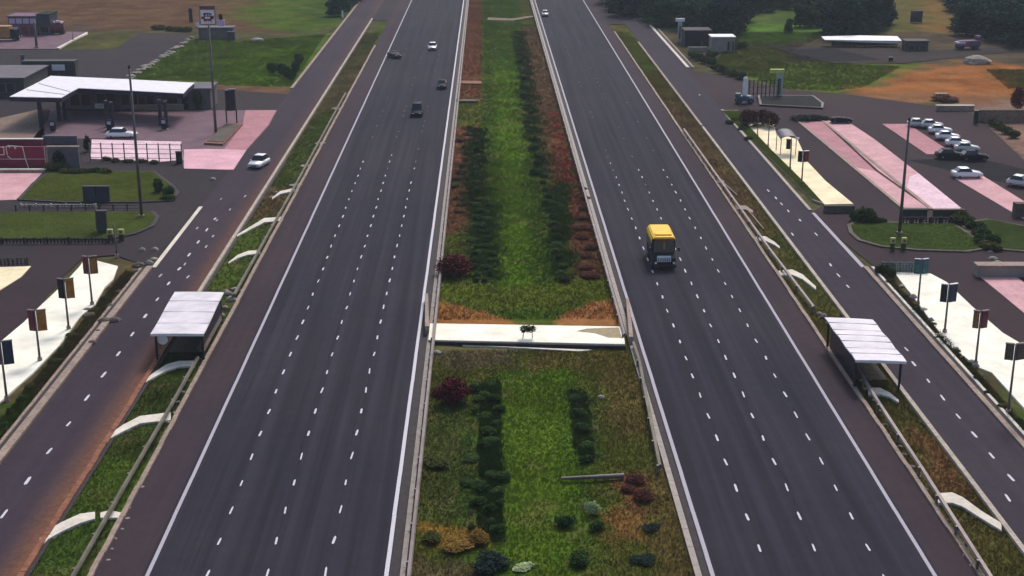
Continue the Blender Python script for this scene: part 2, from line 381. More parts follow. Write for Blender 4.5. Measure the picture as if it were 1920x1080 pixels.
def grid(name, xs, ys, zf):
    X, Yg = np.meshgrid(xs, ys); nx, ny = len(xs), len(ys); Z = zf(X, Yg)
    co = np.stack([X, Yg, Z], -1).reshape(-1, 3); i = np.arange((ny - 1) * (nx - 1)); r, c = i // (nx - 1), i % (nx - 1); a = r * nx + c
    f = np.stack([a, a + 1, a + nx + 1, a + nx], -1)
    me = bpy.data.meshes.new(name); me.vertices.add(len(co)); me.vertices.foreach_set('co', co.ravel().astype(np.float32))
    me.loops.add(f.size); me.loops.foreach_set('vertex_index', f.ravel().astype(np.int32)); me.polygons.add(len(f))
    me.polygons.foreach_set('loop_start', (np.arange(len(f)) * 4).astype(np.int32)); me.update(); me.validate()
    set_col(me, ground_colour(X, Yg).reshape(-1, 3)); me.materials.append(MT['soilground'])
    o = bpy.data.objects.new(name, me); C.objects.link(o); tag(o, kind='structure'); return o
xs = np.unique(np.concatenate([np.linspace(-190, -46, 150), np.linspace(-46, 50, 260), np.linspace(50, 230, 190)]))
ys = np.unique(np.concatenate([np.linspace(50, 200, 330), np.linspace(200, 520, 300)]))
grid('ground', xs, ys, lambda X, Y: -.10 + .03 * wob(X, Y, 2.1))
far = MB()
for (x0, x1, y0, y1) in ((-3000, 3000, 520, 5000), (-3000, 3000, -600, 50), (-3000, -190, 50, 520), (230, 3000, 50, 520)):
    far.add([(x0, y0, -.12), (x1, y0, -.12), (x1, y1, -.12), (x0, y1, -.12)], [(0, 1, 2, 3)])
struct('distant_ground', far, leafmat('distant_field', (.03, .045, .018), (.075, .075, .035), .01))

# ------------------------------------------------------------------ roads
XL = {'l_line': LX(-.4652), 'r_line': LX(-.1402)}
struct('left_carriageway', strip(LX(-.541), LX(-.1215), .004), MT['main'])
struct('left_shoulder', strip(LX(-.541), LX(-.472), .008), MT['shoulder'])
struct('right_carriageway', strip(LX(.288), LX(.662), .004), MT['main'])
struct('right_shoulder', strip(LX(.612), LX(.662), .008), MT['shoulder'])
struct('left_slip_road', strip(LX(-.782), LX(-.637), 0), MT['service_dusty'])
struct('right_slip_road', strip(LX(.755), LX(.876), 0), MT['service'])
# the roads run together beyond the ends of the grass strips
struct('left_merge_road', MB().sheet([(LX(-.637), YY(38)), (LX(-.541), YY(38)), (LX(-.541), Y1), (LX(-.637), Y1)], .002), MT['lot_grey'])
struct('right_merge_road', MB().sheet([(LX(.662), YY(46)), (LX(.755), YY(46)), (LX(.755), Y1), (LX(.662), Y1)], .002), MT['lot_grey'])
# painted lines
def line(L, w, ya, yb, mat, name='road_line'):
    x = LX(L); m = MB(); y = ya
    while y < yb:
        e = min(y + 6, yb); j = .012 * math.sin(y * 1.7)
        m.add([(x - w / 2 + j, y, .013), (x + w / 2 + j, y, .013), (x + w / 2, e, .013), (x - w / 2, e, .013)], [(0, 1, 2, 3)]); y = e
    return struct(name, m, mat)
line(-.4652, .25, 60, Y1, MT['paint']); line(-.1402, .27, 60, Y1, MT['bright'])
line(.3035, .27, 60, Y1, MT['paint']); line(.6055, .25, 60, Y1, MT['paint'])
def blade_dash(m, x, y, w, l):
    sk = random.uniform(-.05, .05); w *= random.uniform(.75, 1.15); l *= random.uniform(.8, 1.2)
    pts = [(x - w * .5, y + l * .15), (x - w * .15, y), (x + w * .45, y + l * .1), (x + w * .5 + sk, y + l * .8), (x + w * .1 + sk, y + l), (x - w * .42 + sk, y + l * .85)]
    m.sheet(pts, .014)
PER = 4.27
def dashes(cols, y_start_px, y_stop_px):
    near = MB(); worn = MB()
    for L in cols:
        y = YY(y_start_px) - PER * 4; far_y = YY(y_stop_px)
        while y < 470:
            if y < far_y + random.uniform(-14, 10):
                f = max(0, (y - 150) / 120); blade_dash(near, LX(L) + random.uniform(-.03, .03), y, .155 - .03 * min(1, f), 1.2 - .2 * min(1, f))
            elif random.random() < .35: blade_dash(worn, LX(L), y, .12, 1.0)
            y += PER
    struct('lane_dashes', near, MT['bright']); struct('worn_lane_dashes', worn, MT['worn'])
dashes((-.3845, -.3030, -.2225), 1018, 300); dashes((.3815, .4588, .5350), 1040, 325)
m = MB(); mw = MB(); y = YY(965)
while y < YY(395): blade_dash(m, LX(-.7195), y, .24, 1.2); y += 5.1
for x, yy in ((298, 520), (350, 522), (345, 498), (312, 470), (368, 430), (405, 415), (398, 445), (413, 375), (458, 370), (430, 395), (385, 465)): p = G(x, yy); blade_dash(mw, p.x, p.y, .2, 1.1)
struct('slip_road_dashes', m, MT['bright']); struct('slip_road_worn_marks', mw, MT['paint'])
m = MB()
for x, y in ((1557, 497), (1573, 517), (1700, 655), (1714, 683), (1740, 714), (1768, 747), (1797, 781), (1828, 816), (1860, 855), (1897, 897), (1890, 935), (1531, 440), (1486, 440), (1478, 396), (1455, 372), (1441, 358), (1466, 383), (1500, 413), (1590, 537), (1935, 950), (1312, 178)):
    p = G(x, y); blade_dash(m, p.x, p.y - .5, .2, 1.2)
struct('slip_road_dashes', m, MT['bright'])
cr = MB()
for L0, ya_, yb_ in ((-.3045, 80, 150), (-.2245, 92, 170), (-.386, 120, 150), (-.303, 185, 235), (.3835, 130, 190), (.4605, 85, 118), (.5365, 100, 140), (.47, 160, 210), (-.44, 100, 128), (.56, 150, 180)):
    y = ya_; x = LX(L0)
    while y < yb_:
        nx = LX(L0) + .16 * math.sin(y * .31) + random.uniform(-.09, .09); w_ = random.uniform(.012, .03)
        if random.random() < .8: cr.add([(x - w_, y, .0125), (x + w_, y, .0125), (nx + w_, y + 1.1, .0125), (nx - w_, y + 1.1, .0125)], [(0, 1, 2, 3)])
        x = nx; y += 1.1
struct('asphalt_cracks', cr, MT['tar_shadow'])
# white border where the left slip road meets the yard
struct('slip_road_edge_line', MB().prism([(LX(-.786), YY(498)), (LX(-.776), YY(498)), (LX(-.776), YY(385)), (LX(-.786), YY(385))], .0, .02), MT['kerb_pale'])
struct('slip_road_edge_line', MB().prism([(LX(.874), YY(505)), (LX(.884), YY(505)), (LX(.878), YY(402)), (LX(.869), YY(402))], .0, .02), MT['paint'])
# kerbs
def kerb(La, Lb, ya, yb, mat, h=.12, name='kerb', z0=-.15, jit=0.0, step=2.4):
    m = MB(); y = ya
    while y < yb:
        e = min(y + step, yb) - .03; k = random.uniform(-jit, jit); z = h + random.uniform(-jit, jit) * .4
        m.prism([(LX(La) + k, y), (LX(Lb) + k, y), (LX(Lb) + k, e), (LX(La) + k, e)], z0, z); y += step
    return struct(name, m, mat)
a = YY
kerb(-.798, -.784, 55, a(497), MT['kerb'], .14)                        # left slip road outer kerb, near
kerb(-.812, -.806, 55, a(500), MT['kerb'], .10, jit=.02)
kerb(-.790, -.779, a(165), a(-40), MT['kerb'], .14)
kerb(-.641, -.633, a(560), a(35), MT['kerb_light'], .2); kerb(-.640, -.631, a(702), a(562), MT['rust'], .16, jit=.03)
kerb(-.640, -.631, 55, a(702), MT['rust'], .16, jit=.04)
kerb(-.5455, -.538, 55, a(85), MT['kerb'], .14, jit=.03)
kerb(.664, .671, 55, a(60), MT['kerb'], .14, jit=.03)
kerb(.747, .755, 55, a(240), MT['kerb_light'], .16); kerb(.746, .755, a(238), a(80), MT['kerb'], .14)
kerb(.878, .888, 55, a(505), MT['kerb'], .14); kerb(.897, .903, 55, a(505), MT['kerb_pale'], .12)
kerb(.866, .875, a(398), a(208), MT['kerb_light'], .14)
kerb(.878, .890, a(128), a(48), MT['kerb_pale'], .14); kerb(.905, .913, a(128), a(55), MT['kerb'], .12)
kerb(-.1215, -.114, 55, Y1 - 100, MT['steel'], .16)
kerb(.279, .288, 55, Y1 - 100, MT['steel'], .16)
dg = MB()
for La, Lb, ya, yb in ((-.806, -.798, 55, a(500)), (.888, .897, 55, a(505)), (.890, .905, a(128), a(50)), (-.631, -.625, 55, a(300)), (-.136, -.1215, 55, 500), (.29, .2985, 60, 500)):
    dg.sheet([(LX(La), ya), (LX(Lb), ya), (LX(Lb), yb), (LX(La), yb)], .018)
struct('gutter', dg, MT['dark_gap'])

# lots
struct('left_yard_asphalt', MB().sheet(P2([(-700, 92), (105, 93), (215, 92), (262, 62), (350, 62), (355, 74), (235, 150), (370, 165), (560, 178), (600, 130), (612, 120), (381, 384), (280, 500), (215, 478), (155, 483), (118, 520), (60, 588), (0, 640), (-415, 1080), (-1600, 1080)]), -.004), MT['lot_grey'])
struct('left_lane_asphalt', MB().sheet(P2([(70, 458), (215, 462), (215, 478), (155, 483), (118, 520), (60, 588), (0, 640), (-415, 1080), (-560, 1080), (0, 545), (60, 480)]), .001), MT['lot'])
struct('right_yard_asphalt', MB().sheet(P2([(1240, 60), (1296, 132), (1390, 148), (1480, 168), (1600, 178), (1760, 200), (1830, 215), (1920, 300), (2400, 480), (3300, 1080), (2400, 1080), (1920, 655), (1745, 512), (1640, 500), (1516, 400), (1545, 385), (1350, 208), (1290, 190)]), -.004), MT['lot'])
struct('yard_shadow_patch', MB().sheet(P2([(1700, 300), (1830, 296), (1925, 318), (1960, 345), (1925, 352), (1790, 322)]), .003), MT['tar_shadow'])  # shadow around the parked cars, painted as a dark sheet
struct('tarmac_path', MB().sheet(P2([(1480, 92), (1560, 90), (1650, 112), (1570, 116), (1500, 112)]), .004), MT['tar_shadow'])
struct('side_road', MB().sheet(P2([(1430, 84), (1550, 87), (1760, 93), (1900, 88), (1900, 96), (1700, 118), (1560, 118), (1490, 100)]), .0), MT['track'])
def slab(name, pts, mat, z=.07): return struct(name, MB().prism(P2(pts), -.2, z), mat)
def wavy(p0, p1, amp, n=9):
    return [(p0[0] + (p1[0] - p0[0]) * i / n + amp * math.sin(i * 1.9) * (0 < i < n), p0[1] + (p1[1] - p0[1]) * i / n) for i in range(n + 1)]
slab('white_paving', wavy((-250, 1000), (0, 755), 0, 2) + [(28, 730), (62, 700), (110, 650), (150, 595), (178, 572), (196, 540), (212, 525), (221, 500), (198, 494), (160, 484), (150, 500), (128, 524), (104, 548), (72, 578), (45, 605), (8, 636), (-250, 870)], MT['white_pav'])
slab('cream_paving', [(-200, 508), (58, 500), (40, 520), (0, 545), (-200, 650)], MT['cream'])
slab('white_paving', [(1676, 511), (1745, 514), (1775, 530), (1822, 575), (1880, 625), (1925, 652), (2200, 840), (2200, 1000), (1925, 772), (1860, 700), (1835, 690), (1775, 645), (1722, 570)], MT['white_pav'])
slab('cream_paving', [(1388, 220), (1448, 219), (1455, 250), (1495, 262), (1515, 305), (1548, 340), (1600, 383), (1546, 384), (1508, 342), (1450, 285)], MT['cream'])
slab('cream_paving', [(1838, 520), (1908, 521), (2050, 640), (1925, 592)], MT['pink2'])
slab('pink_paving', [(1494, 226), (1540, 227), (1640, 320), (1742, 392), (1692, 391), (1600, 313)], MT['pink'])
slab('pink_paving', [(1544, 226), (1592, 230), (1640, 262), (1720, 324), (1806, 394), (1748, 393), (1646, 320)], MT['pink2'])
slab('bleached_paving', [(1722, 326), (1804, 393), (1750, 392), (1700, 352), (1706, 332)], MT['pinkwhite'], .082)
slab('bleached_paving', [(1594, 312), (1640, 322), (1740, 391), (1693, 390)], MT['pink2'], .078)
slab('pink_paving', [(1654, 233), (1702, 233), (1790, 290), (1738, 290)], MT['pink'])
slab('pink_paving', [(1790, 335), (1842, 330), (1920, 378), (2050, 450), (2050, 490), (1900, 400)], MT['pink2'])
kk = MB()
for p, q in (((1494, 226), (1692, 391)), ((1542, 227), (1745, 393))):
    A, B = G(*p), G(*q); d = (B - A).normalized(); nrm = Vector((-d.y, d.x, 0)) * .22
    kk.prism([(A + nrm).to_2d(), (B + nrm).to_2d(), (B - nrm).to_2d(), (A - nrm).to_2d()], -.1, .14)
struct('paving_kerb', kk, MT['kerb'])
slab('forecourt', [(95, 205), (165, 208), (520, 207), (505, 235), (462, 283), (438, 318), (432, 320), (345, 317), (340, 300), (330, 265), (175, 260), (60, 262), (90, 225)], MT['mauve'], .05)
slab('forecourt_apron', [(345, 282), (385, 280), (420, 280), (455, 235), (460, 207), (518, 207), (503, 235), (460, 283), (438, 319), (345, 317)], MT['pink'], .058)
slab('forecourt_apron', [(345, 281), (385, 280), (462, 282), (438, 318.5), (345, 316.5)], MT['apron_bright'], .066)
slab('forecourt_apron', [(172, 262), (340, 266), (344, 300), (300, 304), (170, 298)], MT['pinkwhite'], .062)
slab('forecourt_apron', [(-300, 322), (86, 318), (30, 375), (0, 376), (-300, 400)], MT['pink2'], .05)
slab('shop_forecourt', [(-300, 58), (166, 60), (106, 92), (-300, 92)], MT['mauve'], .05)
slab('gravel_bank', [(-100, 245), (78, 204), (85, 262), (-100, 262)], MT['tan'], .05)

# grass islands with kerbs
def island(name, pts, col, kerbmat, h=.16):
    P = P2(pts); struct(name + '_kerb', MB().prism(P, -.2, h), kerbmat)
    c = np.mean(P, 0); inner = [(c[0] + (x - c[0]) * (1 - .5 / max(2, math.hypot(x - c[0], y - c[1]))), c[1] + (y - c[1]) * (1 - .5 / max(2, math.hypot(x - c[0], y - c[1])))) for x, y in P]
    n = 26; mm = MB().sheet(inner, h + .02); o = mm.build(name, MT['soilground']); tag(o, kind='structure')
    set_col(o.data, np.array([col] * len(o.data.vertices))); return inner
ISL = []
ISL.append((island('grass_island', [(32, 376), (60, 345), (92, 322), (290, 322), (325, 348), (337, 362), (325, 378), (250, 381), (120, 381)], (.058, .075, .016), MT['dark_gap']), (.06, .082, .016)))
ISL.append((island('grass_island', [(-300, 402), (290, 398), (300, 408), (290, 425), (255, 440), (205, 450), (-300, 452)], (.056, .076, .018), MT['dark_gap']), (.06, .08, .018)))
ISL.append((island('grass_island', [(1588, 424), (1600, 417), (1680, 418), (1790, 421), (1822, 440), (1852, 468), (1815, 474), (1720, 471), (1650, 464), (1608, 452), (1592, 438)], (.05, .075, .018), MT['rock_dark']), (.055, .085, .02)))
ISL.append((island('grass_island', [(1795, 420), (1850, 412), (1960, 432), (2200, 450), (2200, 490), (1925, 474), (1860, 468)], (.045, .065, .02), MT['rock_dark']), (.05, .072, .022)))
ISL.append((island('grass_verge', [(1352, 208), (1386, 208), (1388, 222), (1450, 288), (1508, 344), (1544, 384), (1524, 377)], (.055, .075, .014), MT['kerb']), (.06, .085, .016)))
ISL.append((island('traffic_island', [(1420, 181), (1525, 182), (1545, 196), (1543, 205), (1424, 199)], (.045, .046, .044), MT['black'], .3), None))

# ------------------------------------------------------------------ grass
def blades(areas):
    V, F, Cc = [], [], []; off = 0
    for P, n, h, z, col in areas:
        P = np.array(P); lo, hi = P.min(0), P.max(0); pts = np.empty((0, 2))
        while len(pts) < n:
            q = lo + np.random.rand(n * 2, 2) * (hi - lo); q = q[sdist(P, q[:, 0], q[:, 1]) < 0]; pts = np.concatenate([pts, q])
            if len(q) == 0: break
        pts = pts[:n]; n = len(pts); k = 3
        if col is not None and h > .25:   # ragged edge for the taller growth
            pts = pts + np.random.randn(n, 2) * .55 + np.stack([.5 * wob(pts[:, 0], pts[:, 1], 2.2), 0 * pts[:, 0]], -1); pts = pts[wob(pts[:, 0], pts[:, 1], 1.3, 2) > -.75]; n = len(pts)
        base = np.repeat(pts, k, 0) + np.random.randn(n * k, 2) * h * .35; N_ = len(base)
        hh = h * np.random.uniform(.5, 1.3, N_); a = np.random.rand(N_) * math.tau; w = hh * .22
        lean = np.random.randn(N_, 2) * hh[:, None] * .45
        v = np.zeros((N_, 3, 3)); v[:, 0, :2] = base + np.stack([np.cos(a), np.sin(a)], -1) * w[:, None]; v[:, 1, :2] = base - np.stack([np.cos(a), np.sin(a)], -1) * w[:, None]
        v[:, 2, :2] = base + lean; v[:, :2, 2] = z; v[:, 2, 2] = z + hh
        c = (ground_colour(base[:, 0], base[:, 1]) if col is None else np.tile(col, (N_, 1))) * np.random.uniform(.8, 1.45, (N_, 1)) * np.array([1.0, 1.06, .95])
        V.append(v.reshape(-1, 3)); Cc.append(np.repeat(c, 3, 0))
    V = np.concatenate(V); Cc = np.concatenate(Cc); nf = len(V) // 3
    me = bpy.data.meshes.new('grass'); me.vertices.add(len(V)); me.vertices.foreach_set('co', V.ravel().astype(np.float32))
    me.loops.add(len(V)); me.loops.foreach_set('vertex_index', np.arange(len(V), dtype=np.int32)); me.polygons.add(nf)
    me.polygons.foreach_set('loop_start', (np.arange(nf) * 3).astype(np.int32)); me.update()
    set_col(me, Cc); me.materials.append(MT['blade']); return me
def R(La, Lb, pa, pb): return [(LX(La), YY(pa)), (LX(Lb), YY(pa)), (LX(Lb), YY(pb)), (LX(La), YY(pb))]
def grass(name, label, areas):
    o = bpy.data.objects.new(name, blades(areas)); C.objects.link(o); tag(o, label, 'grass', None, 'stuff')
grass('grass', 'taller dark grass growing between the planted shrubs of the central strip', [(P2([(900, 720), (938, 712), (944, 1020), (896, 1010)]), 2300, .24, -.07, (.026, .05, .014)), (P2([(1066, 730), (1100, 735), (1116, 860), (1076, 850)]), 700, .24, -.07, (.032, .055, .018)), (P2([(882, 385), (930, 385), (934, 525), (884, 525)]), 1900, .26, -.07, (.034, .062, .016)), (P2([(1030, 340), (1062, 350), (1068, 525), (1040, 525)]), 1800, .34, -.07, (.036, .064, .016)), (P2([(880, 240), (905, 240), (905, 385), (872, 385)]), 2200, .4, -.07, (.034, .058, .016)), (P2([(965, 60), (980, 60), (1030, 330), (1005, 330)]), 3000, .4, -.07, (.034, .058, .016))])
grass('grass', 'rough green and brown grass of the wide central strip between the carriageways', [
    (R(-.112, .277, 1120, 655), 42000, .12, -.07, None), (R(-.112, .277, 598, 300), 30000, .16, -.07, None), (R(-.112, .277, 300, 0), 22000, .22, -.07, None)])
grass('grass', 'short grass of the narrow strip beside the left slip road', [
    (R(-.628, -.55, 1120, 620), 12000, .11, -.07, None), (R(-.628, -.55, 620, 60), 12000, .16, -.07, None)])
grass('grass', 'dry brownish grass of the narrow strip beside the right slip road', [
    (R(.675, .745, 1120, 600), 12000, .11, -.07, None), (R(.675, .745, 600, 60), 12000, .16, -.07, None)])
va = [(R(-.84, -.813, 1120, 505), 5000, .28, -.07, None), (R(.904, .917, 1120, 505), 2500, .28, -.07, None)]
grass('grass', 'weeds along the outer verges next to the white paving', va)
grass('grass', 'green lawn behind the filling station beside the left slip road', [(P2([(354, 75), (440, 78), (610, 64), (545, 162), (430, 160), (365, 152), (245, 148)]), 20000, .22, -.07, None)])
grass('grass', 'meadow grass in the fields behind the right slip road', [(P2([(1380, 60), (1560, 60), (1480, 98), (1560, 118), (1690, 124), (1620, 163), (1560, 170), (1470, 166), (1340, 120)]), 16000, .25, -.07, None), (P2([(1850, 130), (1960, 130), (1960, 170), (1890, 165)]), 2000, .3, -.07, None)])
grass('grass', 'mown grass on the kerbed islands at the yard entrances', [(P, 4000, .09, .18, c) for P, c in ISL if c])

# ------------------------------------------------------------------ foliage
def crown_mesh(name, mat, blobs, nq, size, seed):
    rng = np.random.RandomState(seed); V = []
    vol = np.array([b[3] * b[4] * b[5] for b in blobs]) ** .66; vol /= vol.sum()
    for b, share in zip(blobs, vol):
        n = int(nq * share) + 3; d = rng.randn(n, 3); d /= np.linalg.norm(d, axis=1)[:, None]
        r = rng.uniform(.55, 1.0, n) ** .6
        r *= 1 + .18 * np.sin(d[:, 0] * 5 + seed) * np.cos(d[:, 1] * 6 + seed) + .12 * np.sin(d[:, 2] * 9)
        p = np.array(b[:3]) + d * r[:, None] * np.array(b[3:])
        t = rng.randn(n, 3); t /= np.linalg.norm(t, axis=1)[:, None]; t2 = np.cross(t, rng.randn(n, 3)); t2 /= np.linalg.norm(t2, axis=1)[:, None]
        s = size * rng.uniform(.5, 1.3, n)[:, None]
        V.append(np.stack([p - t * s, p - t2 * s * .5, p + t * s, p + t2 * s * .5], 1))
    V = np.concatenate(V).reshape(-1, 3); V[:, 2] = np.maximum(V[:, 2], .02); nf = len(V) // 4
    me = bpy.data.meshes.new(name); me.from_pydata(V.tolist(), [], [(4 * i, 4 * i + 1, 4 * i + 2, 4 * i + 3) for i in range(nf)])
    me.materials.append(mat); return me
def meshobj(name, me, parent=None):
    o = bpy.data.objects.new(name, me); C.objects.link(o)
    if parent: o.parent = parent
    return o
def tree_proto(label, mat, seed, h=9, w=5, group=None):
    rng = random.Random(seed); t = thing('tree', label, 'tree', (0, 0, 0), 0, group); bl = []
    for k in range(9):
        aa = rng.uniform(0, math.tau); rr = rng.uniform(.1, .32) * w; zz = rng.uniform(.42, .82) * h
        bl.append((rr * math.cos(aa), rr * math.sin(aa), zz, w * rng.uniform(.16, .28), w * rng.uniform(.16, .28), h * rng.uniform(.10, .17)))
    bl.append((0, 0, h * .62, w * .3, w * .3, h * .26)); bl.append((0, 0, h * .36, w * .36, w * .36, h * .18))
    for k in range(5):
        aa = k * 1.26 + seed; bl.append((.27 * w * math.cos(aa), .27 * w * math.sin(aa), h * rng.uniform(.16, .3), w * .24, w * .24, h * .15))
    meshobj('crown', crown_mesh('crown', mat, bl, 5200, .27, seed), t)
    tm = MB().cyl((0, 0, -.2), (.1, .05, h * .4), .26, .16).cyl((.1, .05, h * .4), (.0, .1, h * .8), .16, .05)
    for b in bl[:6]: tm.cyl((.05, .03, h * .33), (b[0] * .8, b[1] * .8, b[2]), .09, .03, 6)
    tm.build('trunk', MT['bark'], t); return t
protos = {}
def tree(px, py, ytop, kind, label, group=None, wide=1.0, seed=0):
    key = (kind, seed % 3)
    H = Hat(px, py, ytop); p = G(px, py)
    if key not in protos:
        t = tree_proto(label, MT[kind], 11 + seed % 3 * 7 + len(kind)); protos[key] = t
        t.location = (p.x, p.y, -.1); t['label'] = label
    else: t = dup(protos[key], (p.x, p.y, -.1), 0, label)
    if 'group' in t: del t['group']
    if group: t['group'] = group
    s = H / 9.3; t.scale = (s * wide, s * wide, s); t.rotation_euler[2] = random.uniform(0, 6.28)
    return t
WL = 'dark crown in the dense dim wood beyond the right slip road'; WG = 'trees of the dense wood at the top'
w = 0
for px, py in ((1150, 6), (1165, 18), (1182, 8), (1192, 28), (1212, 20), (1226, 38), (1205, 2), (1238, 12), (1250, 32), (1262, 4), (1275, 22), (1290, 8), (1300, 30), (1312, 46), (1330, 14), (1318, 0), (1245, 48), (1345, 40), (1268, 46), (1292, 56), (1328, 60), (1172, 30), (1158, -8), (1222, -6), (1256, 16), (1282, 34), (1306, 14), (1322, 32), (1340, 52), (1232, 26), (1200, 14), (1276, -6)):
    tree(px, py, py - 62, 'leaf_mid' if w % 3 else 'leaf_dark', WL, WG, 2.0, w); w += 1
RL = 'blue green tree of the tall dark row between the two meadows'
for i, (px, py, yt) in enumerate(((1338, 66, -16), (1352, 70, -8), (1366, 64, -20), (1376, 52, -30), (1390, 40, -30), (1410, 22, -40))):
    tree(px, py, yt, 'leaf_dark', RL, 'blue green trees between the meadows', 1.5, i)
GL = 'tall dark tree of the big clump behind the long white roof'
for i, (px, py, yt) in enumerate(((1556, 60, -14), (1572, 70, -10), (1590, 74, -20), (1608, 68, -24), (1626, 58, -30), (1642, 52, -26), (1655, 44, -26))):
    tree(px, py, yt, 'leaf_dark', GL, 'dark trees behind the long white roof', 1.5, i)
tree(1478, 61, 30, 'leaf_mid', 'small round green tree standing alone in the bright meadow', None, 1.1, 1)
tree(1500, 50, 2, 'leaf_mid', 'rounded tree behind the small lone tree in the meadow', None, 1.3, 2)
for i, (px, py) in enumerate(((1522, 50), (1438, 22), (1455, 12), (1474, 16), (1492, 8), (1510, 20), (1540, 20), (1528, 6), (1425, 6))):
    tree(px, py, py - 36, 'leaf_mid', 'bushy green tree on the far edge of the right meadow', 'trees on the meadow edge', 2.0, i)
TL = 'dark blurred tree of the clump in the top right corner'
for i, (px, py) in enumerate(((1800, 20), (1815, 52), (1832, 40), (1848, 64), (1862, 30), (1880, 56), (1898, 76), (1915, 50), (1935, 80), (1905, 20), (1812, 66), (1870, 76), (1790, 0), (1840, 10), (1885, 4), (1858, 50), (1826, 24), (1895, 40), (1918, 66), (1910, 88), (1872, 16))):
    tree(px, py, py - 64, 'leaf_dark', TL, 'dark trees in the top right corner', 2.0, i)
for i, (px, py) in enumerate(((628, 30), (642, 20), (655, 10), (668, 2), (635, 4), (650, -8))):
    tree(px, py, py - 34, 'leaf_mid' if i % 2 else 'leaf_dark', 'low dark tree beside the far end of the left slip road', 'trees at the far end of the left slip road', 2.0, i)
# shrubs
shrub_me = {}
def shrub(px, py, wid, hei, mat, label, group=None, cat='shrub', name='shrub', stems=True):
    key = mat
    if key not in shrub_me:
        rng = random.Random(len(shrub_me) + 3)
        bl = [(rng.uniform(-.3, .3), rng.uniform(-.3, .3), rng.uniform(.35, .62), .26, .26, .28) for _ in range(7)] + [(0, 0, .42, .40, .40, .44)]
        shrub_me[key] = (crown_mesh('foliage', MT[mat], bl, 3400, .042 if 'red' in mat else .05, 5), MB().cyl((0, 0, -.1), (.02, .02, .6), .04, .02, 6).cyl((0, 0, 0), (.2, .1, .5), .02, .01, 5).cyl((0, 0, 0), (-.18, .12, .5), .02, .01, 5).build('stem', MT['bark']))
        st = shrub_me[key][1]; C.objects.unlink(st)
    p = G(px, py); t = thing(name, label, cat, (p.x, p.y, -.08), random.uniform(0, 6.28), group); t.scale = (wid, wid, hei)
    meshobj('foliage', shrub_me[key][0], t); s = shrub_me[key][1].copy(); C.objects.link(s); s.parent = t; return t
for py in list(range(722, 1012, 15)):
    for x0 in (888, 922):
        if random.random() < (.8 if x0 < 900 else .4): continue
        shrub(x0 + random.uniform(-14, 14) + (8 if x0 > 900 and py > 850 else 0), py + random.uniform(-6, 6), random.uniform(.6, 1.5), random.uniform(.25, .7), 'leaf_hedge', 'low dark shrub in the left planted double row of the near central strip', 'shrubs in the left row of the near central strip')
for py in range(745, 870, 30):
    shrub(1082 + (py - 740) * .2 + random.uniform(-10, 10), py, random.uniform(.6, 1.4), random.uniform(.25, .7), 'leaf_hedge', 'low dark shrub in the right planted row of the near central strip', 'shrubs in the right row of the near central strip')
for py in range(385, 530, 13):
    for x0 in (895, 915): shrub(x0 + random.uniform(-9, 9), py, random.uniform(.7, 1.5), random.uniform(.3, .7), 'leaf_hedge', 'dark shrub of the left hedge row beyond the white crossing', 'shrubs of the left hedge beyond the crossing')
for py in range(330, 530, 13):
    shrub(1018 + (py - 330) * .2 + random.uniform(-5, 5), py, random.uniform(1.0, 1.6), random.uniform(.4, .9), 'leaf_hedge', 'dark shrub of the right hedge row beyond the white crossing', 'shrubs of the right hedge beyond the crossing')
for py in range(70, 330, 16):
    shrub(968 + (py - 70) * .17 + random.uniform(-4, 4), py, random.uniform(1.2, 2.0), random.uniform(.5, 1.0), 'leaf_hedge', 'dark shrub in the far thin row at the right of the central lawn', 'shrubs of the far thin row')
for py in range(255, 380, 15):
    shrub(896 + random.uniform(-6, 6), py, random.uniform(1.1, 1.8), random.uniform(.4, .9), 'leaf_hedge', 'dark shrub beside the brown bank left of the central lawn', 'shrubs beside the brown bank')
for i, py in enumerate(range(240, 400, 12)):
    shrub(872 - (py - 240) * .09 + random.uniform(-8, 10), py, random.uniform(1.0, 1.8), random.uniform(.3, .6), 'leaf_dry' if i % 3 else 'leaf_olive', 'low dry brown bush on the bank left of the central lawn', 'dry brown bushes on the left bank')
for i, py in enumerate(range(356, 520, 18)):
    shrub(1084 + (py - 350) * .15 + random.uniform(-9, 9), py, random.uniform(1.4, 2.4), random.uniform(.3, .6), 'leaf_redbrown', 'low russet bush on the bank right of the central lawn', 'russet bushes on the right bank')
shrub(853, 516, 4.1, 2.4, 'leaf_red', 'rounded red bush beyond the white crossing at the left rail')
shrub(847, 752, 2.9, 2.3, 'leaf_red', 'rounded dark red bush below the white crossing at the left')
shrub(824, 738, 1.4, .7, 'leaf_redbrown', 'thin brown bush leaning beside the near dark red bush')
for i, (x, y, w_, h_) in enumerate(((1190, 902, 1.6, .5), (1208, 934, 1.7, .6), (1178, 918, 1.1, .4))): shrub(x, y, w_, h_, 'leaf_redbrown', ('russet bush behind the pipe end at lower right of the central strip', 'broad russet bush in the middle of the russet clump by the pipe', 'small russet bush nearest the pipe end')[i])
shrub(1222, 990, 1.2, .3, 'leaf_blue', 'dark bluish bush below the russet clump'); shrub(1205, 1050, 1.5, .35, 'leaf_blue', 'dark bluish bush near the lower right edge of the central strip')
shrub(918, 1062, 2.4, .8, 'leaf_blue', 'large dark bluish bush at the bottom of the central strip'); shrub(1085, 1055, 1.6, .8, 'leaf_hedge', 'dark green bush at the bottom right of the central lawn')
shrub(865, 1020, 2.4, .5, 'leaf_gold', 'golden dry grass tuft left of the bluish bush'); shrub(895, 1012, 1.7, .7, 'leaf_gold', 'smaller golden tuft touching the bluish bush')
shrub(1058, 985, 1.3, .8, 'leaf_mid', 'bright green bush right of the near central lawn'); shrub(1122, 990, 1.1, .6, 'leaf_hedge', 'small dark bush beside the round pale flower bush')
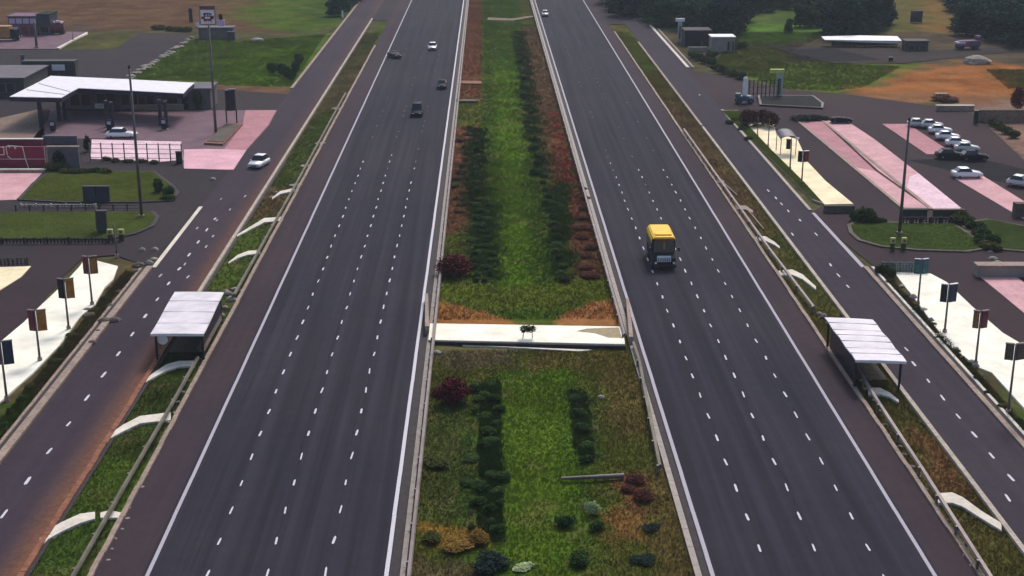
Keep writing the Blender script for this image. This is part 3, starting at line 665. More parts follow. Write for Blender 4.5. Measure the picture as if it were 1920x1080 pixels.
shrub(1112, 962, 1.0, 1.0, 'leaf_pale', 'small round pale flower bush right of the central lawn', cat='flower bush'); shrub(980, 1066, 1.2, .35, 'leaf_pale', 'flat pale flower cushion at the bottom of the central lawn', cat='flower bush')
shrub(820, 870, 1.9, .6, 'leaf_olive', 'olive bush at the left side of the near central strip'); shrub(812, 1010, 1.5, .5, 'leaf_olive', 'olive weed clump beside the golden tuft')
shrub(1105, 863, .8, .5, 'leaf_blue', 'tiny black bush right of the near central lawn')
for i, (x, y, w_, h_) in enumerate(((1605, 414, 2.0, 1.5), (1618, 416, 2.6, 2.0), (1634, 418, 2.0, 1.2), (1648, 418, 1.6, .8))): shrub(x, y, w_, h_, 'leaf_hedge', 'dark bush in the clump at the left tip of the right grass island', 'bushes at the left tip of the island')
for i in range(13):
    shrub(1800 + i * 5 + random.uniform(-8, 8), 416 + i * 4 + random.uniform(-8, 4), random.uniform(1.6, 2.8), random.uniform(.9, 1.9), 'leaf_hedge' if i % 3 else 'leaf_olive', 'dark bush of the hedge between the two right grass islands', 'bushes between the right grass islands')
for i, (x, y) in enumerate(((98, 322), (112, 322), (126, 326), (142, 325), (160, 325), (180, 324), (200, 325))): shrub(x, y, 2.0, 1.5 if i < 2 else .9, 'leaf_hedge' if i % 2 else 'leaf_olive', 'ragged bush of the row below the burgundy wall', 'bushes below the burgundy wall')
shrub(112, 316, 1.7, 3.2, 'leaf_blue', 'dark upright bush at the right end of the burgundy wall'); shrub(165, 284, 1.1, 2.8, 'leaf_blue', 'dark upright bush at the left end of the bleached paving')
shrub(298, 362, 1.6, 2.2, 'leaf_mid', 'conical green bush on the upper left grass island'); shrub(316, 366, 1.8, 1.3, 'leaf_mid', 'low green bush at the right tip of the upper left grass island')
shrub(372, 205, 1.3, 3.4, 'leaf_mid', 'slim green bush beside the station building'); shrub(318, 375, 2.0, .8, 'leaf_hedge', 'dark low bush at the kerb of the upper left island')
for i, (x, y) in enumerate(((538, 145), (546, 150), (528, 140), (554, 135), (560, 120), (510, 138))): shrub(x, y, 2.0, 2.4, 'leaf_mid', 'loose green bush on the lawn edge by the left slip road', 'bushes on the lawn edge')
for i, (x, y) in enumerate(((300, 55), (318, 57), (335, 58), (352, 58), (296, 54))): shrub(x, y, 3.0, 1.2, 'leaf_olive', 'low olive hedge bush in front of the far brown field', 'low hedge in front of the far field')
for i, (x, y) in enumerate(((1300, 108), (1312, 112), (1322, 118), (1336, 122), (1345, 132), (1358, 138), (1372, 143), (1388, 148), (1335, 108))): shrub(x, y, 2.6, 1.6, 'leaf_hedge' if i % 2 else 'leaf_olive', 'dark bush along the curved yard edge below the small hut', 'bushes along the curved yard edge')
shrub(1392, 90, 2.8, 1.6, 'leaf_hedge', 'dark round bush right of the small hut'); shrub(1370, 70, 3.2, 1.8, 'leaf_hedge', 'dark bush behind the small hut')
for i, (x, y) in enumerate(((1860, 235), (1872, 242), (1885, 250), (1900, 258))): shrub(x, y, 2.0, 1.4, 'leaf_olive', 'weedy bush in front of the crumbling stone wall', 'weedy bushes by the stone wall')
shrub(1908, 205, 2.6, 4.2, 'leaf_red', 'tall wine coloured bush at the right edge')
for i, (x, y, mt) in enumerate(((1400, 236, 'leaf_redbrown'), (1415, 238, 'leaf_redbrown'), (1430, 236, 'leaf_redbrown'), (1445, 240, 'leaf_redbrown'))): shrub(x, y, 2.6, 3.0, mt, 'rust brown bush at the top end of the cream paving', 'rust brown bushes on the cream paving')
for i, (x, y) in enumerate(((1368, 232), (1378, 226), (1392, 245), (1405, 262))): shrub(x, y, 1.7, .7, 'leaf_hedge', 'small green weed on the verge beside the rust brown bushes', 'weeds on the verge')
for i, (x, y) in enumerate(((1648, 512), (1660, 514), (1672, 518), (1668, 506))): shrub(x, y, 1.1, 1.1, 'leaf_olive', 'scrubby bush at the left end of the low teal fence', 'scrub at the teal fence')
for i, (x, y) in enumerate(((200, 300), (216, 303), (240, 304), (265, 304), (290, 306))): shrub(x, y, 1.5, .6, 'leaf_olive', 'scrubby weed at the foot of the wire fence', 'weeds at the wire fence')
for i in range(16):
    y = 560 + i * 24; x = 910 - .826 * (y + 300); shrub(x + random.uniform(-8, 8), y, random.uniform(.7, 1.3), random.uniform(.3, .6), 'leaf_olive' if i % 2 else 'leaf_hedge', 'low weed on the dark verge between the left slip road and the white paving', 'weeds on the left outer verge')
for i in range(12):
    y = 530 + i * 26; x = 910 + .915 * (y + 300); shrub(x + random.uniform(-6, 6), y, random.uniform(.7, 1.2), random.uniform(.3, .6), 'leaf_olive' if i % 2 else 'leaf_hedge', 'low weed on the dark verge between the right slip road and the white paving', 'weeds on the right outer verge')
# shrub standing on the crossing slab
# ------------------------------------------------------------------ rocks
def rock(px, py, w, h, label, mat='rock', group=None, name='rock'):
    rng = random.Random(int(px * 13 + py)); m = MB(); rings = []
    for k, (zz, rr) in enumerate(((0, 1.0), (.35, 1.05), (.7, .8), (1.0, .35))):
        rings.append([(math.cos(t / 9 * math.tau) * w / 2 * rr * rng.uniform(.8, 1.15), math.sin(t / 9 * math.tau) * w / 2.4 * rr * rng.uniform(.8, 1.15), zz * h - .1) for t in range(9)])
    m.loft(rings); p = G(px, py); o = m.build(name, MT[mat], None, .02, False, (p.x, p.y, 0)); return tag(o, label, 'rock', group)
def rocks(cs, label, group, mat='rock', s=(.5, 1.1), hh=(.2, .5)):
    for x, y in cs: rock(x + random.uniform(-3, 3), y + random.uniform(-3, 3), random.uniform(*s), random.uniform(*hh), label, mat, group)
rocks([(236 + i * 2.75, 149 - i * 1.72) for i in range(45)], 'pale stone in the rough stone edging of the station lawn', 'stones edging the lawn', s=(.9, 1.6))
rocks([(212, 560), (205, 575), (196, 600), (185, 620), (170, 645), (225, 545), (250, 512), (262, 500), (215, 600)], 'dark stone on the verge below the left brown double board', 'stones on the left verge', 'rock_dark', (.6, 1.4))
rocks([(1712, 560), (1728, 580), (1745, 600), (1760, 628), (1790, 655), (1805, 670), (1828, 690), (1838, 706), (1690, 535), (1822, 684)], 'stone on the verge beside the right white paving', 'stones on the right verge', 'rock', (.5, 1.2))
rocks([(168, 583), (172, 590)], 'black boulder at the foot of the left brown board pole', 'black boulders', 'rock_dark', (1.0, 1.5))
rocks([(375, 672 + i * 16) if i < 2 else (372 - i * 9, 672 + i * 20) for i in range(20)], 'pale rubble stone along the near rail of the left shoulder', 'rubble along the left rail', s=(.25, .5), hh=(.1, .2))
rocks([(1600 + i * 12.2, 690 + i * 20.5) for i in range(19)], 'pale rubble stone along the near rail of the right shoulder', 'rubble along the right rail', s=(.25, .5), hh=(.1, .2))
rocks([(1860, 474), (1864, 484), (1872, 492), (1884, 497)], 'white stone in the short trail below the right grass islands', 'white stones in a trail', s=(.6, 1.1))
rocks([(282, 492), (290, 486), (268, 470), (290, 468)], 'pale stone lying at the tip of the left verge', 'stones at the left verge tip', s=(.5, 1.2))
rocks([(400, 340), (520, 365), (512, 372), (455, 545), (425, 548)], 'pale rubble stone in the left grass strip', 'rubble in the left grass strip', s=(.5, .9))
rocks([(1545, 595), (1535, 588), (1552, 606), (1562, 615)], 'rough rubble stone heaped at the upper corner of the right shelter', 'rubble at the right shelter', s=(.6, 1.2))
rocks([(430, 552), (440, 540), (436, 560), (425, 575), (414, 590)], 'rough rubble stone heaped at the upper corner of the left shelter', 'rubble at the left shelter', s=(.6, 1.1))
rock(1830, 118, 5.5, 1.6, 'large pale boulder above the orange soil'); rock(820, 660, .8, .25, 'small white stone below the white crossing at the left'); rock(1127, 745, .6, .3, 'pale stone in the olive grass right of the central lawn')
rock(482, 76, 3.2, .7, 'flat white slab of stone lying on the station lawn')
for i, (x, y) in enumerate(((632, 203), (602, 268), (575, 310), (555, 346))): rock(x, y, 2.0, .15, 'flat pale stone plate in the upper left grass strip', 'rock', 'flat plates in the left strip')

# ------------------------------------------------------------------ guard rails
def rail(name, label, pts, mat, h=.7, spacing=5.0, tube=False, thick=.32):
    """pts are world x,y; beam with posts"""
    t = thing(name, label, 'guard rail', (pts[0][0], pts[0][1], 0)); ox, oy = pts[0]; m = MB(); pm = MB(); n = 0
    for (ax, ay), (bx, by) in zip(pts, pts[1:]):
        d = Vector((bx - ax, by - ay, 0)); L = d.length; d.normalize(); nn = Vector((-d.y, d.x, 0))
        A = Vector((ax - ox, ay - oy, 0)); B = Vector((bx - ox, by - oy, 0))
        prof = [(-.05, h - thick), (.05, h - thick * .85), (.0, h - thick * .5), (.05, h - thick * .15), (-.05, h), (-.08, h - thick * .5)]
        m.loft([[A + nn * (p * 2) + Vector((0, 0, z)) for p, z in prof], [B + nn * (p * 2) + Vector((0, 0, z)) for p, z in prof]])
    m.build('beam', mat, t)
    post = MB().box(0, 0, -.3, .14, .18, h + .25).build('post', MT['steel']); C.objects.unlink(post); first = True
    for (ax, ay), (bx, by) in zip(pts, pts[1:]):
        L = math.hypot(bx - ax, by - ay); k = max(1, int(L / spacing))
        for i in range(k):
            q = post.copy(); C.objects.link(q); q.parent = t; q.location = (ax - ox + (bx - ax) * i / k - .16, ay - oy + (by - ay) * i / k, 0)
    return t
def LP(lst): return [(LX(L), YY(y)) for L, y in lst]
rail('guard_rail', 'long rusty grey guard rail along the left edge of the central strip', LP([(-.1085, 1150), (-.1085, 40), (-.1085, 0)]), MT['rail'], spacing=5)
rail('guard_rail', 'guard rail along the right edge of the central strip, beyond the crossing', LP([(.272, 640), (.272, 300), (.2705, 0)]), MT['rail'], spacing=5)
rail('guard_rail', 'short pale rail curving along the right edge of the near central strip', LP([(.2695, 890), (.2790, 760), (.2862, 690), (.285, 655)]), MT['rail_olive'], spacing=4)
rail('guard_rail', 'mossy guard rail along the left grass strip from shelter to bottom', LP([(-.558, 1150), (-.556, 900), (-.553, 760), (-.553, 680)]), MT['rail_olive'], .8, 4)
rail('guard_rail', 'dark guard rail along the left grass strip above the shelter', LP([(-.551, 560), (-.549, 350), (-.551, 180)]), MT['rail_olive'], .7, 5)
rail('guard_rail', 'brown guard rail along the right grass strip from shelter to bottom', LP([(.668, 1150), (.678, 900), (.682, 780), (.690, 690)]), MT['rail'], .8, 4)
rail('guard_rail', 'brown guard rail along the right grass strip above the shelter', LP([(.688, 590), (.680, 480), (.675, 340), (.672, 250)]), MT['rail'], .7, 5)

# white crossing slab
t = thing('crossing_slab', 'white concrete slab crossing the central strip between the carriageways', 'slab', (0, 0, 0))
A = P2([(806, 606), (1168, 612), (1172, 645), (803, 637)], .34)
MB().prism(A, .14, .34).build('deck', MT['white_pav'], t, .03)
B = P2([(805, 637), (1173, 645)], .34)
MB().prism([(B[0][0], B[0][1] - .02), (B[1][0], B[1][1] - .02), (B[1][0], B[1][1] - .3), (B[0][0], B[0][1] - .22)], -.2, .24).build('edge_beam', MT['dark_gap'], t)
MB().prism([(B[0][0] + 3, B[0][1] - .6), (B[1][0] - 3, B[1][1] - .6), (B[1][0] - 4.2, B[1][1] - .9), (B[0][0] + 5, B[0][1] - .85)], -.2, .04).build('footing', MT['kerb_pale'], t)
for i, (x, y0_, y1_, z) in enumerate(((800, 565, 628, 1.0), (1176, 575, 648, 1.0))):
    o = MB().prism(P2([(x - 3, y0_), (x + 3, y0_), (x + 6 * i + 5, y1_), (x + 6 * i - 3, y1_)], .0), -.2, .85).build('end_wall', MT['kerb'], t, .03)
p = G(990, 634, .34); t = thing('potted_shrub', 'small dark bush on thin legs in the middle of the white crossing', 'shrub', (p.x, p.y, .34))
lm = MB()
for sx in (-.45, .4): lm.cyl((sx, 0, 0), (sx * .9, 0, .75), .04, .03, 6)
lm.build('stem', MT['bark'], t)
meshobj('foliage', crown_mesh('foliage', MT['leaf_olive'], [(-.3, 0, .85, .45, .4, .32), (.3, 0, .88, .42, .4, .3), (0, 0, .95, .6, .4, .25)], 700, .09, 3), t)
sm_ = MB().prism(P2([(1082, 621), (1100, 616), (1160, 614), (1166, 634), (1140, 633), (1115, 625)], .34), .341, .35).build('soil_smear', MT['smear']); tag(sm_, 'brown soil smear spread over the right end of the white crossing', 'soil')
# cross path far up the central strip
struct('soil_path', MB().prism(P2([(915, 33), (960, 35), (1000, 29), (1001, 32), (962, 39), (914, 38)]), -.2, .06), MT['tan'])
struct('bank_step', MB().prism(P2([(856, 188), (896, 189), (896, 192), (855, 192)]), -.2, .25), MT['rock_dark'])
struct('bank_step', MB().prism(P2([(860, 152), (903, 153), (903, 158), (859, 157)]), -.2, .12), MT['rust'])
# pipe lying in the near central strip
A, B = G(1052, 897, .2), G(1170, 892, .2); t = tag(MB().cyl(A, B, .10, .19, 12).build('pipe', MT['steel']), 'long grey tapering pipe lying across the near central strip', 'pipe')
# drains
def drain(pts, th, label, mat='kerb_pale'):
    top = [(x, y - th * s_) for x, y, s_ in pts]; bot = [(x, y + th * s_) for x, y, s_ in pts]
    o = MB().prism(P2(top + bot[::-1], .1), -.2, .12).build('drain_channel', MT[mat], None, .03); return tag(o, label, 'drain')
drain([(74, 1018, 1), (90, 1002, 1.1), (115, 988, 1.1), (150, 972, 1.1), (178, 966, .8)], 8, 'thick pale concrete drain at the bottom of the left grass strip')
drain([(188, 966, .6), (205, 964, .9), (228, 966, .6)], 8, 'short broken pale drain end by the rail at bottom left')
drain([(204, 819, .6), (230, 803, .9), (262, 787, 1), (295, 783, 1), (320, 780, 1.1)], 7, 'curved pale drain halfway between the left shelter and the bottom')
drain([(268, 717, .4), (290, 702, .8), (312, 689, 1), (335, 682, .9), (366, 681, .8)], 6, 'curved pale drain just below the left shelter')
drain([(428, 493, .3), (445, 481, .8), (465, 474, 1), (488, 472, .9)], 3.6, 'crescent pale drain just above the left shelter')
drain([(444, 442, .4), (470, 427, .7), (495, 413, 1), (528, 410, .9)], 4, 'curved pale drain below the brown patch of the left grass strip')
drain([(510, 372, .4), (525, 361, .8), (553, 355, .9)], 3.2, 'short pale drain above the brown patch of the left grass strip')
drain([(1754, 934, 1), (1785, 933, 1.1), (1805, 941, 1), (1840, 965, .8), (1878, 988, .8)], 9, 'thick bright drain at the bottom of the right grass strip')
drain([(1628, 733, 1), (1650, 733, 1), (1668, 740, .7), (1685, 752, .4)], 6, 'pale drain just below the right shelter')
drain([(1460, 512, .9), (1485, 510, 1), (1505, 519, .9), (1530, 540, .6)], 5, 'bright curved drain just above the right shelter')
drain([(1418, 447, .9), (1435, 447, 1), (1452, 456, .7), (1462, 464, .4)], 4.2, 'pale curved drain second above the right shelter')
drain([(1378, 389, .9), (1398, 389, .9), (1412, 397, .6)], 4, 'pinkish curved drain third above the right shelter', 'kerb')
drain([(1342, 340, .8), (1358, 341, .8)], 3, 'small pale drain end furthest above the right shelter', 'kerb')
for i, (p_, q_) in enumerate((((1354, 342), (1382, 366)), ((1400, 392), (1432, 430)), ((1380, 396), (1420, 450)), ((1345, 345), (1384, 400)))):
    A, B = G(*p_), G(*q_); tag(MB().cyl((A.x, A.y, .03), (B.x, B.y, .03), .12, .08, 8).build('drain_pipe', MT['kerb']), ('thin brown drain pipe nearest the upper end of the right strip', 'thin brown drain pipe running from the pinkish drain towards the slip road', 'thin brown pipe running down beside the rail from the pinkish drain', 'thin brown pipe running down beside the rail from the small drain end')[i], 'pipe')

# ------------------------------------------------------------------ shelters
def shelter(label, roofpx, postpx, posttop, ribs, mirror):
    h = Hat(postpx[0], postpx[1], posttop); R4 = [G(x, y, h) for x, y in roofpx]; c = sum(R4, Vector()) / 4
    t = thing('bus_shelter', label, 'bus shelter', (c.x, c.y, 0)); L = [(p.x - c.x, p.y - c.y) for p in R4]
    # gently arched roof
    m = MB(); n = 10; rings = []
    for i in range(n + 1):
        u = i / n; a_ = Vector(L[0]).lerp(Vector(L[3]), u); b_ = Vector(L[1]).lerp(Vector(L[2]), u); sag = .06 * math.sin(u * math.tau * ribs)
        row = []
        for k in range(7):
            q = a_.lerp(b_, k / 6); row.append((q.x, q.y, h + .05 + sag + .03 * math.sin(k / 6 * math.pi)))
        low = [(x, y, z - .10) for x, y, z in row[::-1]]; rings.append(row + low)
    m.loft(rings); rf = m.build('roof', MT['roofsheet'], t)
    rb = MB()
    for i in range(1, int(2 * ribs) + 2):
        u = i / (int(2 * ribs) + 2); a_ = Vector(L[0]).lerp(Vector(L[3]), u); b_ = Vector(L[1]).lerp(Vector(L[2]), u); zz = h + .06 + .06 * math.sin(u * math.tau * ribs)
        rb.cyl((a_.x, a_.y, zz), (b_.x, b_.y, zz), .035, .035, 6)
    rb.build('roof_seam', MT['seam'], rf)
    if not mirror: MB().cyl((L[3][0] * .62, L[3][1] * .86, 1.9), (L[3][0] * .62, L[3][1] * .86 + .08, 1.9), .45, .45, 18).build('round_panel', MT['white'], t)
    f = MB()
    for q in (L[2], L[3]): pass
    A_, B_ = Vector(L[3]), Vector(L[2]); d = (B_ - A_).normalized()
    f.add([(A_.x, A_.y - .03, h - .16), (B_.x, B_.y - .03, h - .16), (B_.x, B_.y - .03, h + .02), (A_.x, A_.y - .03, h + .02), (A_.x, A_.y + .03, h - .16), (B_.x, B_.y + .03, h - .16), (B_.x, B_.y + .03, h + .02), (A_.x, A_.y + .03, h + .02)],
          [(0, 1, 2, 3), (7, 6, 5, 4), (0, 4, 5, 1), (3, 2, 6, 7), (0, 3, 7, 4), (1, 5, 6, 2)])
    f.build('gutter_edge', MT['white'], t)
    for k, q in enumerate(L):
        q2 = Vector(q) * .88
        MB().box(q2.x, q2.y, -.2, .16, .16, h + .1).build('post', MT['charcoal'], t)
    # back panel and side screen, bench
    bx = (Vector(L[1 if not mirror else 0]) + Vector(L[2 if not mirror else 3])) / 2 * .86
    x0 = bx.x; ylen = abs(L[0][1] - L[3][1]) * .85
    MB().box(x0, 0, .25, .06, ylen * .9, h - .6).build('back_panel', MT['glass'], t)
    MB().box(x0 * .72, 0, .42, .45, ylen * .7, .08).box(x0 * .72, ylen * .28, -.1, .3, .12, .52).box(x0 * .72, -ylen * .28, -.1, .3, .12, .52).build('bench', MT['steel'], t, .02)
    ym = (L[0][1] + L[1][1]) / 2 * .8
    MB().box(0, ym, .3, abs(x0) * 1.5, .06, h - .8).build('end_panel', MT['darkwall'], t)
    P = P2([(x, y) for x, y in roofpx]); 
    MB().box(0, ylen * .1, -.3, abs(x0) * 1.7, ylen * .8, .30).build('floor_slab', MT['rock_dark'], t, .02)
    if mirror is None: pass
    return t
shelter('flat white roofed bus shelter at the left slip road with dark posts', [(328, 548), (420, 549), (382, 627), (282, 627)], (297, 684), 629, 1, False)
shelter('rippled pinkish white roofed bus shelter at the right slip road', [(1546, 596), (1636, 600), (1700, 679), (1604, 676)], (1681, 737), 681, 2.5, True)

# ------------------------------------------------------------------ poles and signs
def pole_thing(name, label, cat, px, py, ytop, r=.14):
    p = G(px, py); h = Hat(px, py, ytop); t = thing(name, label, cat, (p.x, p.y, 0))
    MB().cyl((0, 0, -.2), (0, 0, h), r, r * .6, 12).build('pole', MT['pole'], t, 0, True)
    MB().cyl((0, 0, -.1), (0, 0, .35), r * 1.9, r * 1.7, 12).build('base', MT['kerb'], t); return t, h
def boards(label, px, py, ytop, ybot, lmat, rmat, wl, wr, top=None, ang=.35, ext=0):
    t, h = pole_thing('sign_board', label, 'sign', px, py, ytop, .11); z1 = h + ext; z0 = Hat(px, py, ybot)
    for sx, mat, w_ in ((-1, lmat, wl), (1, rmat, wr)):
        if not mat: continue
        a_ = sx * ang; cx = sx * (w_ / 2 + .1) * math.cos(a_); cy = (w_ / 2 + .1) * math.sin(abs(a_))
        f = MB().box(cx, cy, z0, w_, .14, z1 - z0, a_).build('board', MT[mat], t, .02)
        MB().box(cx, cy, z1, w_ + .06, .2, .08, a_).build('frame_top', MT[top or 'steel'], f)
        MB().box(cx, cy - .09, z0 + .15, w_ * .72, .03, z1 - z0 - .3, a_).build('face', MT[{'orange': 'brown', 'teal': 'tealface', 'rust': 'brown'}.get(mat, mat)], f)
    return t
boards('brown and dark double sign board furthest up the left white paving', 173, 572, 482, 514, 'maroon', 'rust', .5, .75)
boards('dark and ochre double sign board second on the left white paving', 129, 618, 524, 560, 'charcoal', 'orange', .6, .75)
boards('maroon and ochre double sign board third on the left white paving', 75, 677, 583, 621, 'maroon', 'orange', .6, .8)
boards('dark blue double sign board at the left photo edge', 13, 750, 641, 684, 'maroon', 'blueboard', .6, .8)
boards('teal double sign board at the top of the right white paving', 1721, 571, 487, 514, 'teal', 'teal', .55, .65, 'purplewin')
boards('dark double sign board with white top second on the right paving', 1771, 624, 534, 567, 'charcoal', 'blueboard', .6, .8, 'white')
boards('brown and maroon double sign board third on the right paving', 1829, 684, 584, 616, 'rust', 'maroon', .5, .65, 'beige')
boards('wide brown sign board at the right photo edge', 1890, 775, 646, 676, 'rock_dark', 'rock_dark', .65, 1.0, 'kerb')
boards('dark double sign board lowest on the upper right cream paving', 1503, 344, 284, 304, 'charcoal', 'maroon', .6, .7, 'white')
boards('dark board on a thin pole second on the upper right cream paving', 1481, 318, 262, 280, 'charcoal', None, .6, .5)
for i, (x, y, yt) in enumerate(((1440, 275, 222), (1420, 256, 220), (1399, 236, 205))): pole_thing('post', ('thin bare pole among the rust bushes, nearest the blue awning', 'thin bare pole among the rust bushes, middle one', 'thin bare pole at the far tip of the upper cream paving')[i], 'pole', x, y, yt, .09)
# blue awning
p0, p1 = G(1458, 288), G(1494, 300); h = Hat(1470, 300, 262)
t = thing('awning', 'dark blue rounded awning beside the upper right cream paving', 'awning', (p0.x, p0.y, 0))
w_ = p1.x - p0.x + .6; rr = []
for i in range(9):
    u = i / 8; rr.append([(w_ * u, -1.5, h - 2.0 * (abs(u - .5) * 1.2) ** 3), (w_ * u, 2.2, h + .3 - 2.0 * (abs(u - .5) * 1.2) ** 3), (w_ * u, 2.2, h + .2 - 2.0 * (abs(u - .5) * 1.2) ** 3), (w_ * u, -1.5, h - .1 - 2.0 * (abs(u - .5) * 1.2) ** 3)])
MB().loft(rr).build('canopy', MT['blueboard'], t)
for sx in (.15, w_ - .15):
    for sy in (-1.2, 1.9): MB().cyl((sx, sy, -.1), (sx, sy, h - .3), .06, .06, 8).build('post', MT['steel'], t)
MB().box(w_ - .1, -1.6, h - .5, .5, .1, .3).build('badge', MT['white'], t)
# masts
for lab, x, y, yt in (('tall thin mast in front of the white canopy roof', 266, 408, 127), ('tall thin mast on the right grass island', 1686, 440, 226)):
    t, h = pole_thing('mast', lab, 'mast', x, y, yt, .20)
    MB().cyl((0, 0, h), (0, 0, h + .3), .18, .1, 10).build('cap', MT['charcoal'], t)
t, h = pole_thing('mast', 'tall pole carrying the big station price sign', 'mast', 405, 252, 45, .22)
sw = 30 / S(255); h0 = Hat(405, 252, 47); h1 = Hat(405, 252, 9); SG = G(405, 252)
sg = thing('station_sign', 'tall white framed sign with dark red blocks on the tall pole', 'sign', (SG.x, SG.y - .3, 0))
MB().box(0, 0, h0, sw, .3, h1 - h0).build('board', MT['beige'], sg, .03)
MB().box(0, -.17, h0 + .25, sw * .84, .05, (h1 - h0) * .68).build('face', MT['white'], sg)
MB().box(0, -.17, h0 + (h1 - h0) * .80, sw * .88, .05, (h1 - h0) * .14).build('header', MT['rust'], sg)
q = (h1 - h0); r_ = MB()
for cx, cz, ww, hh in ((-.02, .44, .40, .20), (-.28, .34, .2, .12), (.27, .34, .22, .16), (0, .26, .5, .09), (-.2, .55, .12, .06), (.2, .55, .12, .06)): r_.box(cx * sw, -.215, h0 + q * cz - q * .02, ww * sw, .05, hh * q)
r_.build('red_blocks', MT['maroon'], sg)
def text(body, size, loc, mat, parent, name='lettering', ext=.02, rotz=0):
    cu = bpy.data.curves.new(name, 'FONT'); cu.body = body; cu.size = size; cu.extrude = ext; cu.align_x = 'CENTER'; cu.align_y = 'CENTER'
    tmp = bpy.data.objects.new('tmp', cu); C.objects.link(tmp); dg_ = bpy.context.evaluated_depsgraph_get()
    me = bpy.data.meshes.new_from_object(tmp.evaluated_get(dg_)); bpy.data.objects.remove(tmp)
    me.materials.clear(); me.materials.append(mat); o = bpy.data.objects.new(name, me); C.objects.link(o); o.parent = parent; o.location = loc; o.rotation_euler = (math.pi / 2, 0, rotz); return o
text('43', .75, (0, -.26, h0 + q * .48), MT['white'], sg); text('W 7 E', .5, (0, -.26, h0 + q * .20), MT['maroon'], sg)
p = G(425, 252); MB().box(1.9, 0, h0 - .1, 1.1, .25, .9).build('side_panel', MT['purplewin'], sg); MB().box(1.9, .05, h0 + .85, .5, .25, .8).build('side_box', MT['charcoal'], sg)

# ------------------------------------------------------------------ filling station
h = 5.0; CP = [G(x, y, h) for x, y in [(18, 181), (60, 160), (95, 142), (230, 148), (365, 155), (352, 166), (344, 175), (250, 170), (147, 165), (130, 174), (115, 183)]]
c = CP[0]; t = thing('station_canopy', 'large L shaped white canopy roof of the filling station', 'canopy', (c.x, c.y, 0))
PL = [(p.x - c.x, p.y - c.y) for p in CP]
MB().prism(PL, h - .08, h).build('roof', MT['white'], t)
cen = np.mean(PL, 0); MB().prism([(x * .995 + .06, y * .995 - .02) for x, y in PL], h - .75, h - .085).build('fascia', MT['navy'], t)
sm = MB()
for k in (.3, .6):
    A = Vector(PL[0]).lerp(Vector(PL[2]), k); B = Vector(PL[10]).lerp(Vector(PL[8]), k); sm.cyl((A.x + .6, A.y, h + .02), (B.x - .3, B.y, h + .02), .05, .05, 6)
sm.build('roof_seam', MT['greywall'], t)
for x, y in ((112, 228), (123, 226), (202, 238), (212, 241), (302, 236), (313, 239), (78, 240)):
    p = G(x, y); MB().box(p.x - c.x, p.y - c.y, -.1, .55, .5, h - .7).build('column', MT['navy'], t, .03)
# building behind
def box_px(x0, x1, yb, depth):
    A, B = G(x0, yb), G(x1, yb); return A.x, B.x, A.y, A.y + depth
def building(name, label, cat, x0, x1, yb, depth, h, wall, roof, windows=(), door=None, over=.25, signpanel=None, roofcol=None):
    a_, b_, y0_, y1_ = box_px(x0, x1, yb, depth); t = thing(name, label, cat, (a_, y0_, 0)); W = b_ - a_
    MB().box(W / 2, depth / 2, -.2, W, depth, h + .2).build('wall', MT[wall], t)
    MB().box(W / 2, depth / 2, h + .003, W + over * 2, depth + over * 2, .22).build('roof', MT[roof], t, .03)
    for (u0, u1, z0, z1, mat) in windows:
        f = MB().box((u0 + u1) / 2 * W, -.04, z0, (u1 - u0) * W, .1, z1 - z0).build('window', MT['steel'], t)
        n = max(1, int((u1 - u0) * W / 1.3)); pm = MB()
        for i in range(n): pm.box((u0 + (u1 - u0) * (i + .5) / n) * W, -.1, z0 + .08, (u1 - u0) * W / n * .82, .04, z1 - z0 - .16)
        pm.build('pane', MT[mat], f)
    if door: 
        d = MB().box(door[0] * W, -.05, 0, door[1], .12, 2.1).build('door', MT['charcoal'], t); MB().box(door[0] * W + .3, -.13, 1, .05, .05, .2).build('handle', MT['white'], d)
    return t
tb = building('station_building', 'long dark grey filling station shop behind the white canopy', 'building', 118, 395, 205, 6, 3.3, 'greywall', 'greywall', [(.05, .2, .6, 2.6, 'glass'), (.23, .36, .6, 2.6, 'charcoal'), (.40, .62, .6, 2.7, 'glass'), (.70, .78, 1, 2.4, 'glass')], (.83, 1.2))
W = G(395, 205).x - G(118, 205).x
MB().box(W * .255, -.2, .2, W * .07, .12, .8).build('notice', MT['white'], tb); text('LAS', .55, (W * .255, -.27, .6), MT['charcoal'], tb, 'notice_lettering')
MB().box(W * .33 + 8, -1.2, .1, 8.5, .6, .9).build('ledge', MT['beige'], tb)
MB().box(W * .74, 1.0, 3.4, 1.3, 1.2, 1.0).build('roof_unit', MT['steel'], tb)
# pumps and bits under the canopy
def pump(px, py, label):
    p = G(px, py); t = thing('fuel_pump', label, 'fuel pump', (p.x, p.y, .05)); MB().box(0, 0, 0, 1.3, .8, .15).build('plinth', MT['kerb'], t)
    MB().box(0, 0, .15, .8, .5, 1.6).build('body', MT['charcoal'], t, .04); MB().box(0, -.27, 1.05, .6, .05, .5).build('display', MT['purplewin'], t); MB().cyl((.42, 0, 1.5), (.5, -.1, .6), .03, .03, 6).build('hose', MT['black'], t)
pump(100, 248, 'dark fuel pump near the left column of the canopy'); pump(206, 246, 'dark fuel pump between the middle canopy columns'); pump(308, 244, 'dark fuel pump at the right canopy columns')
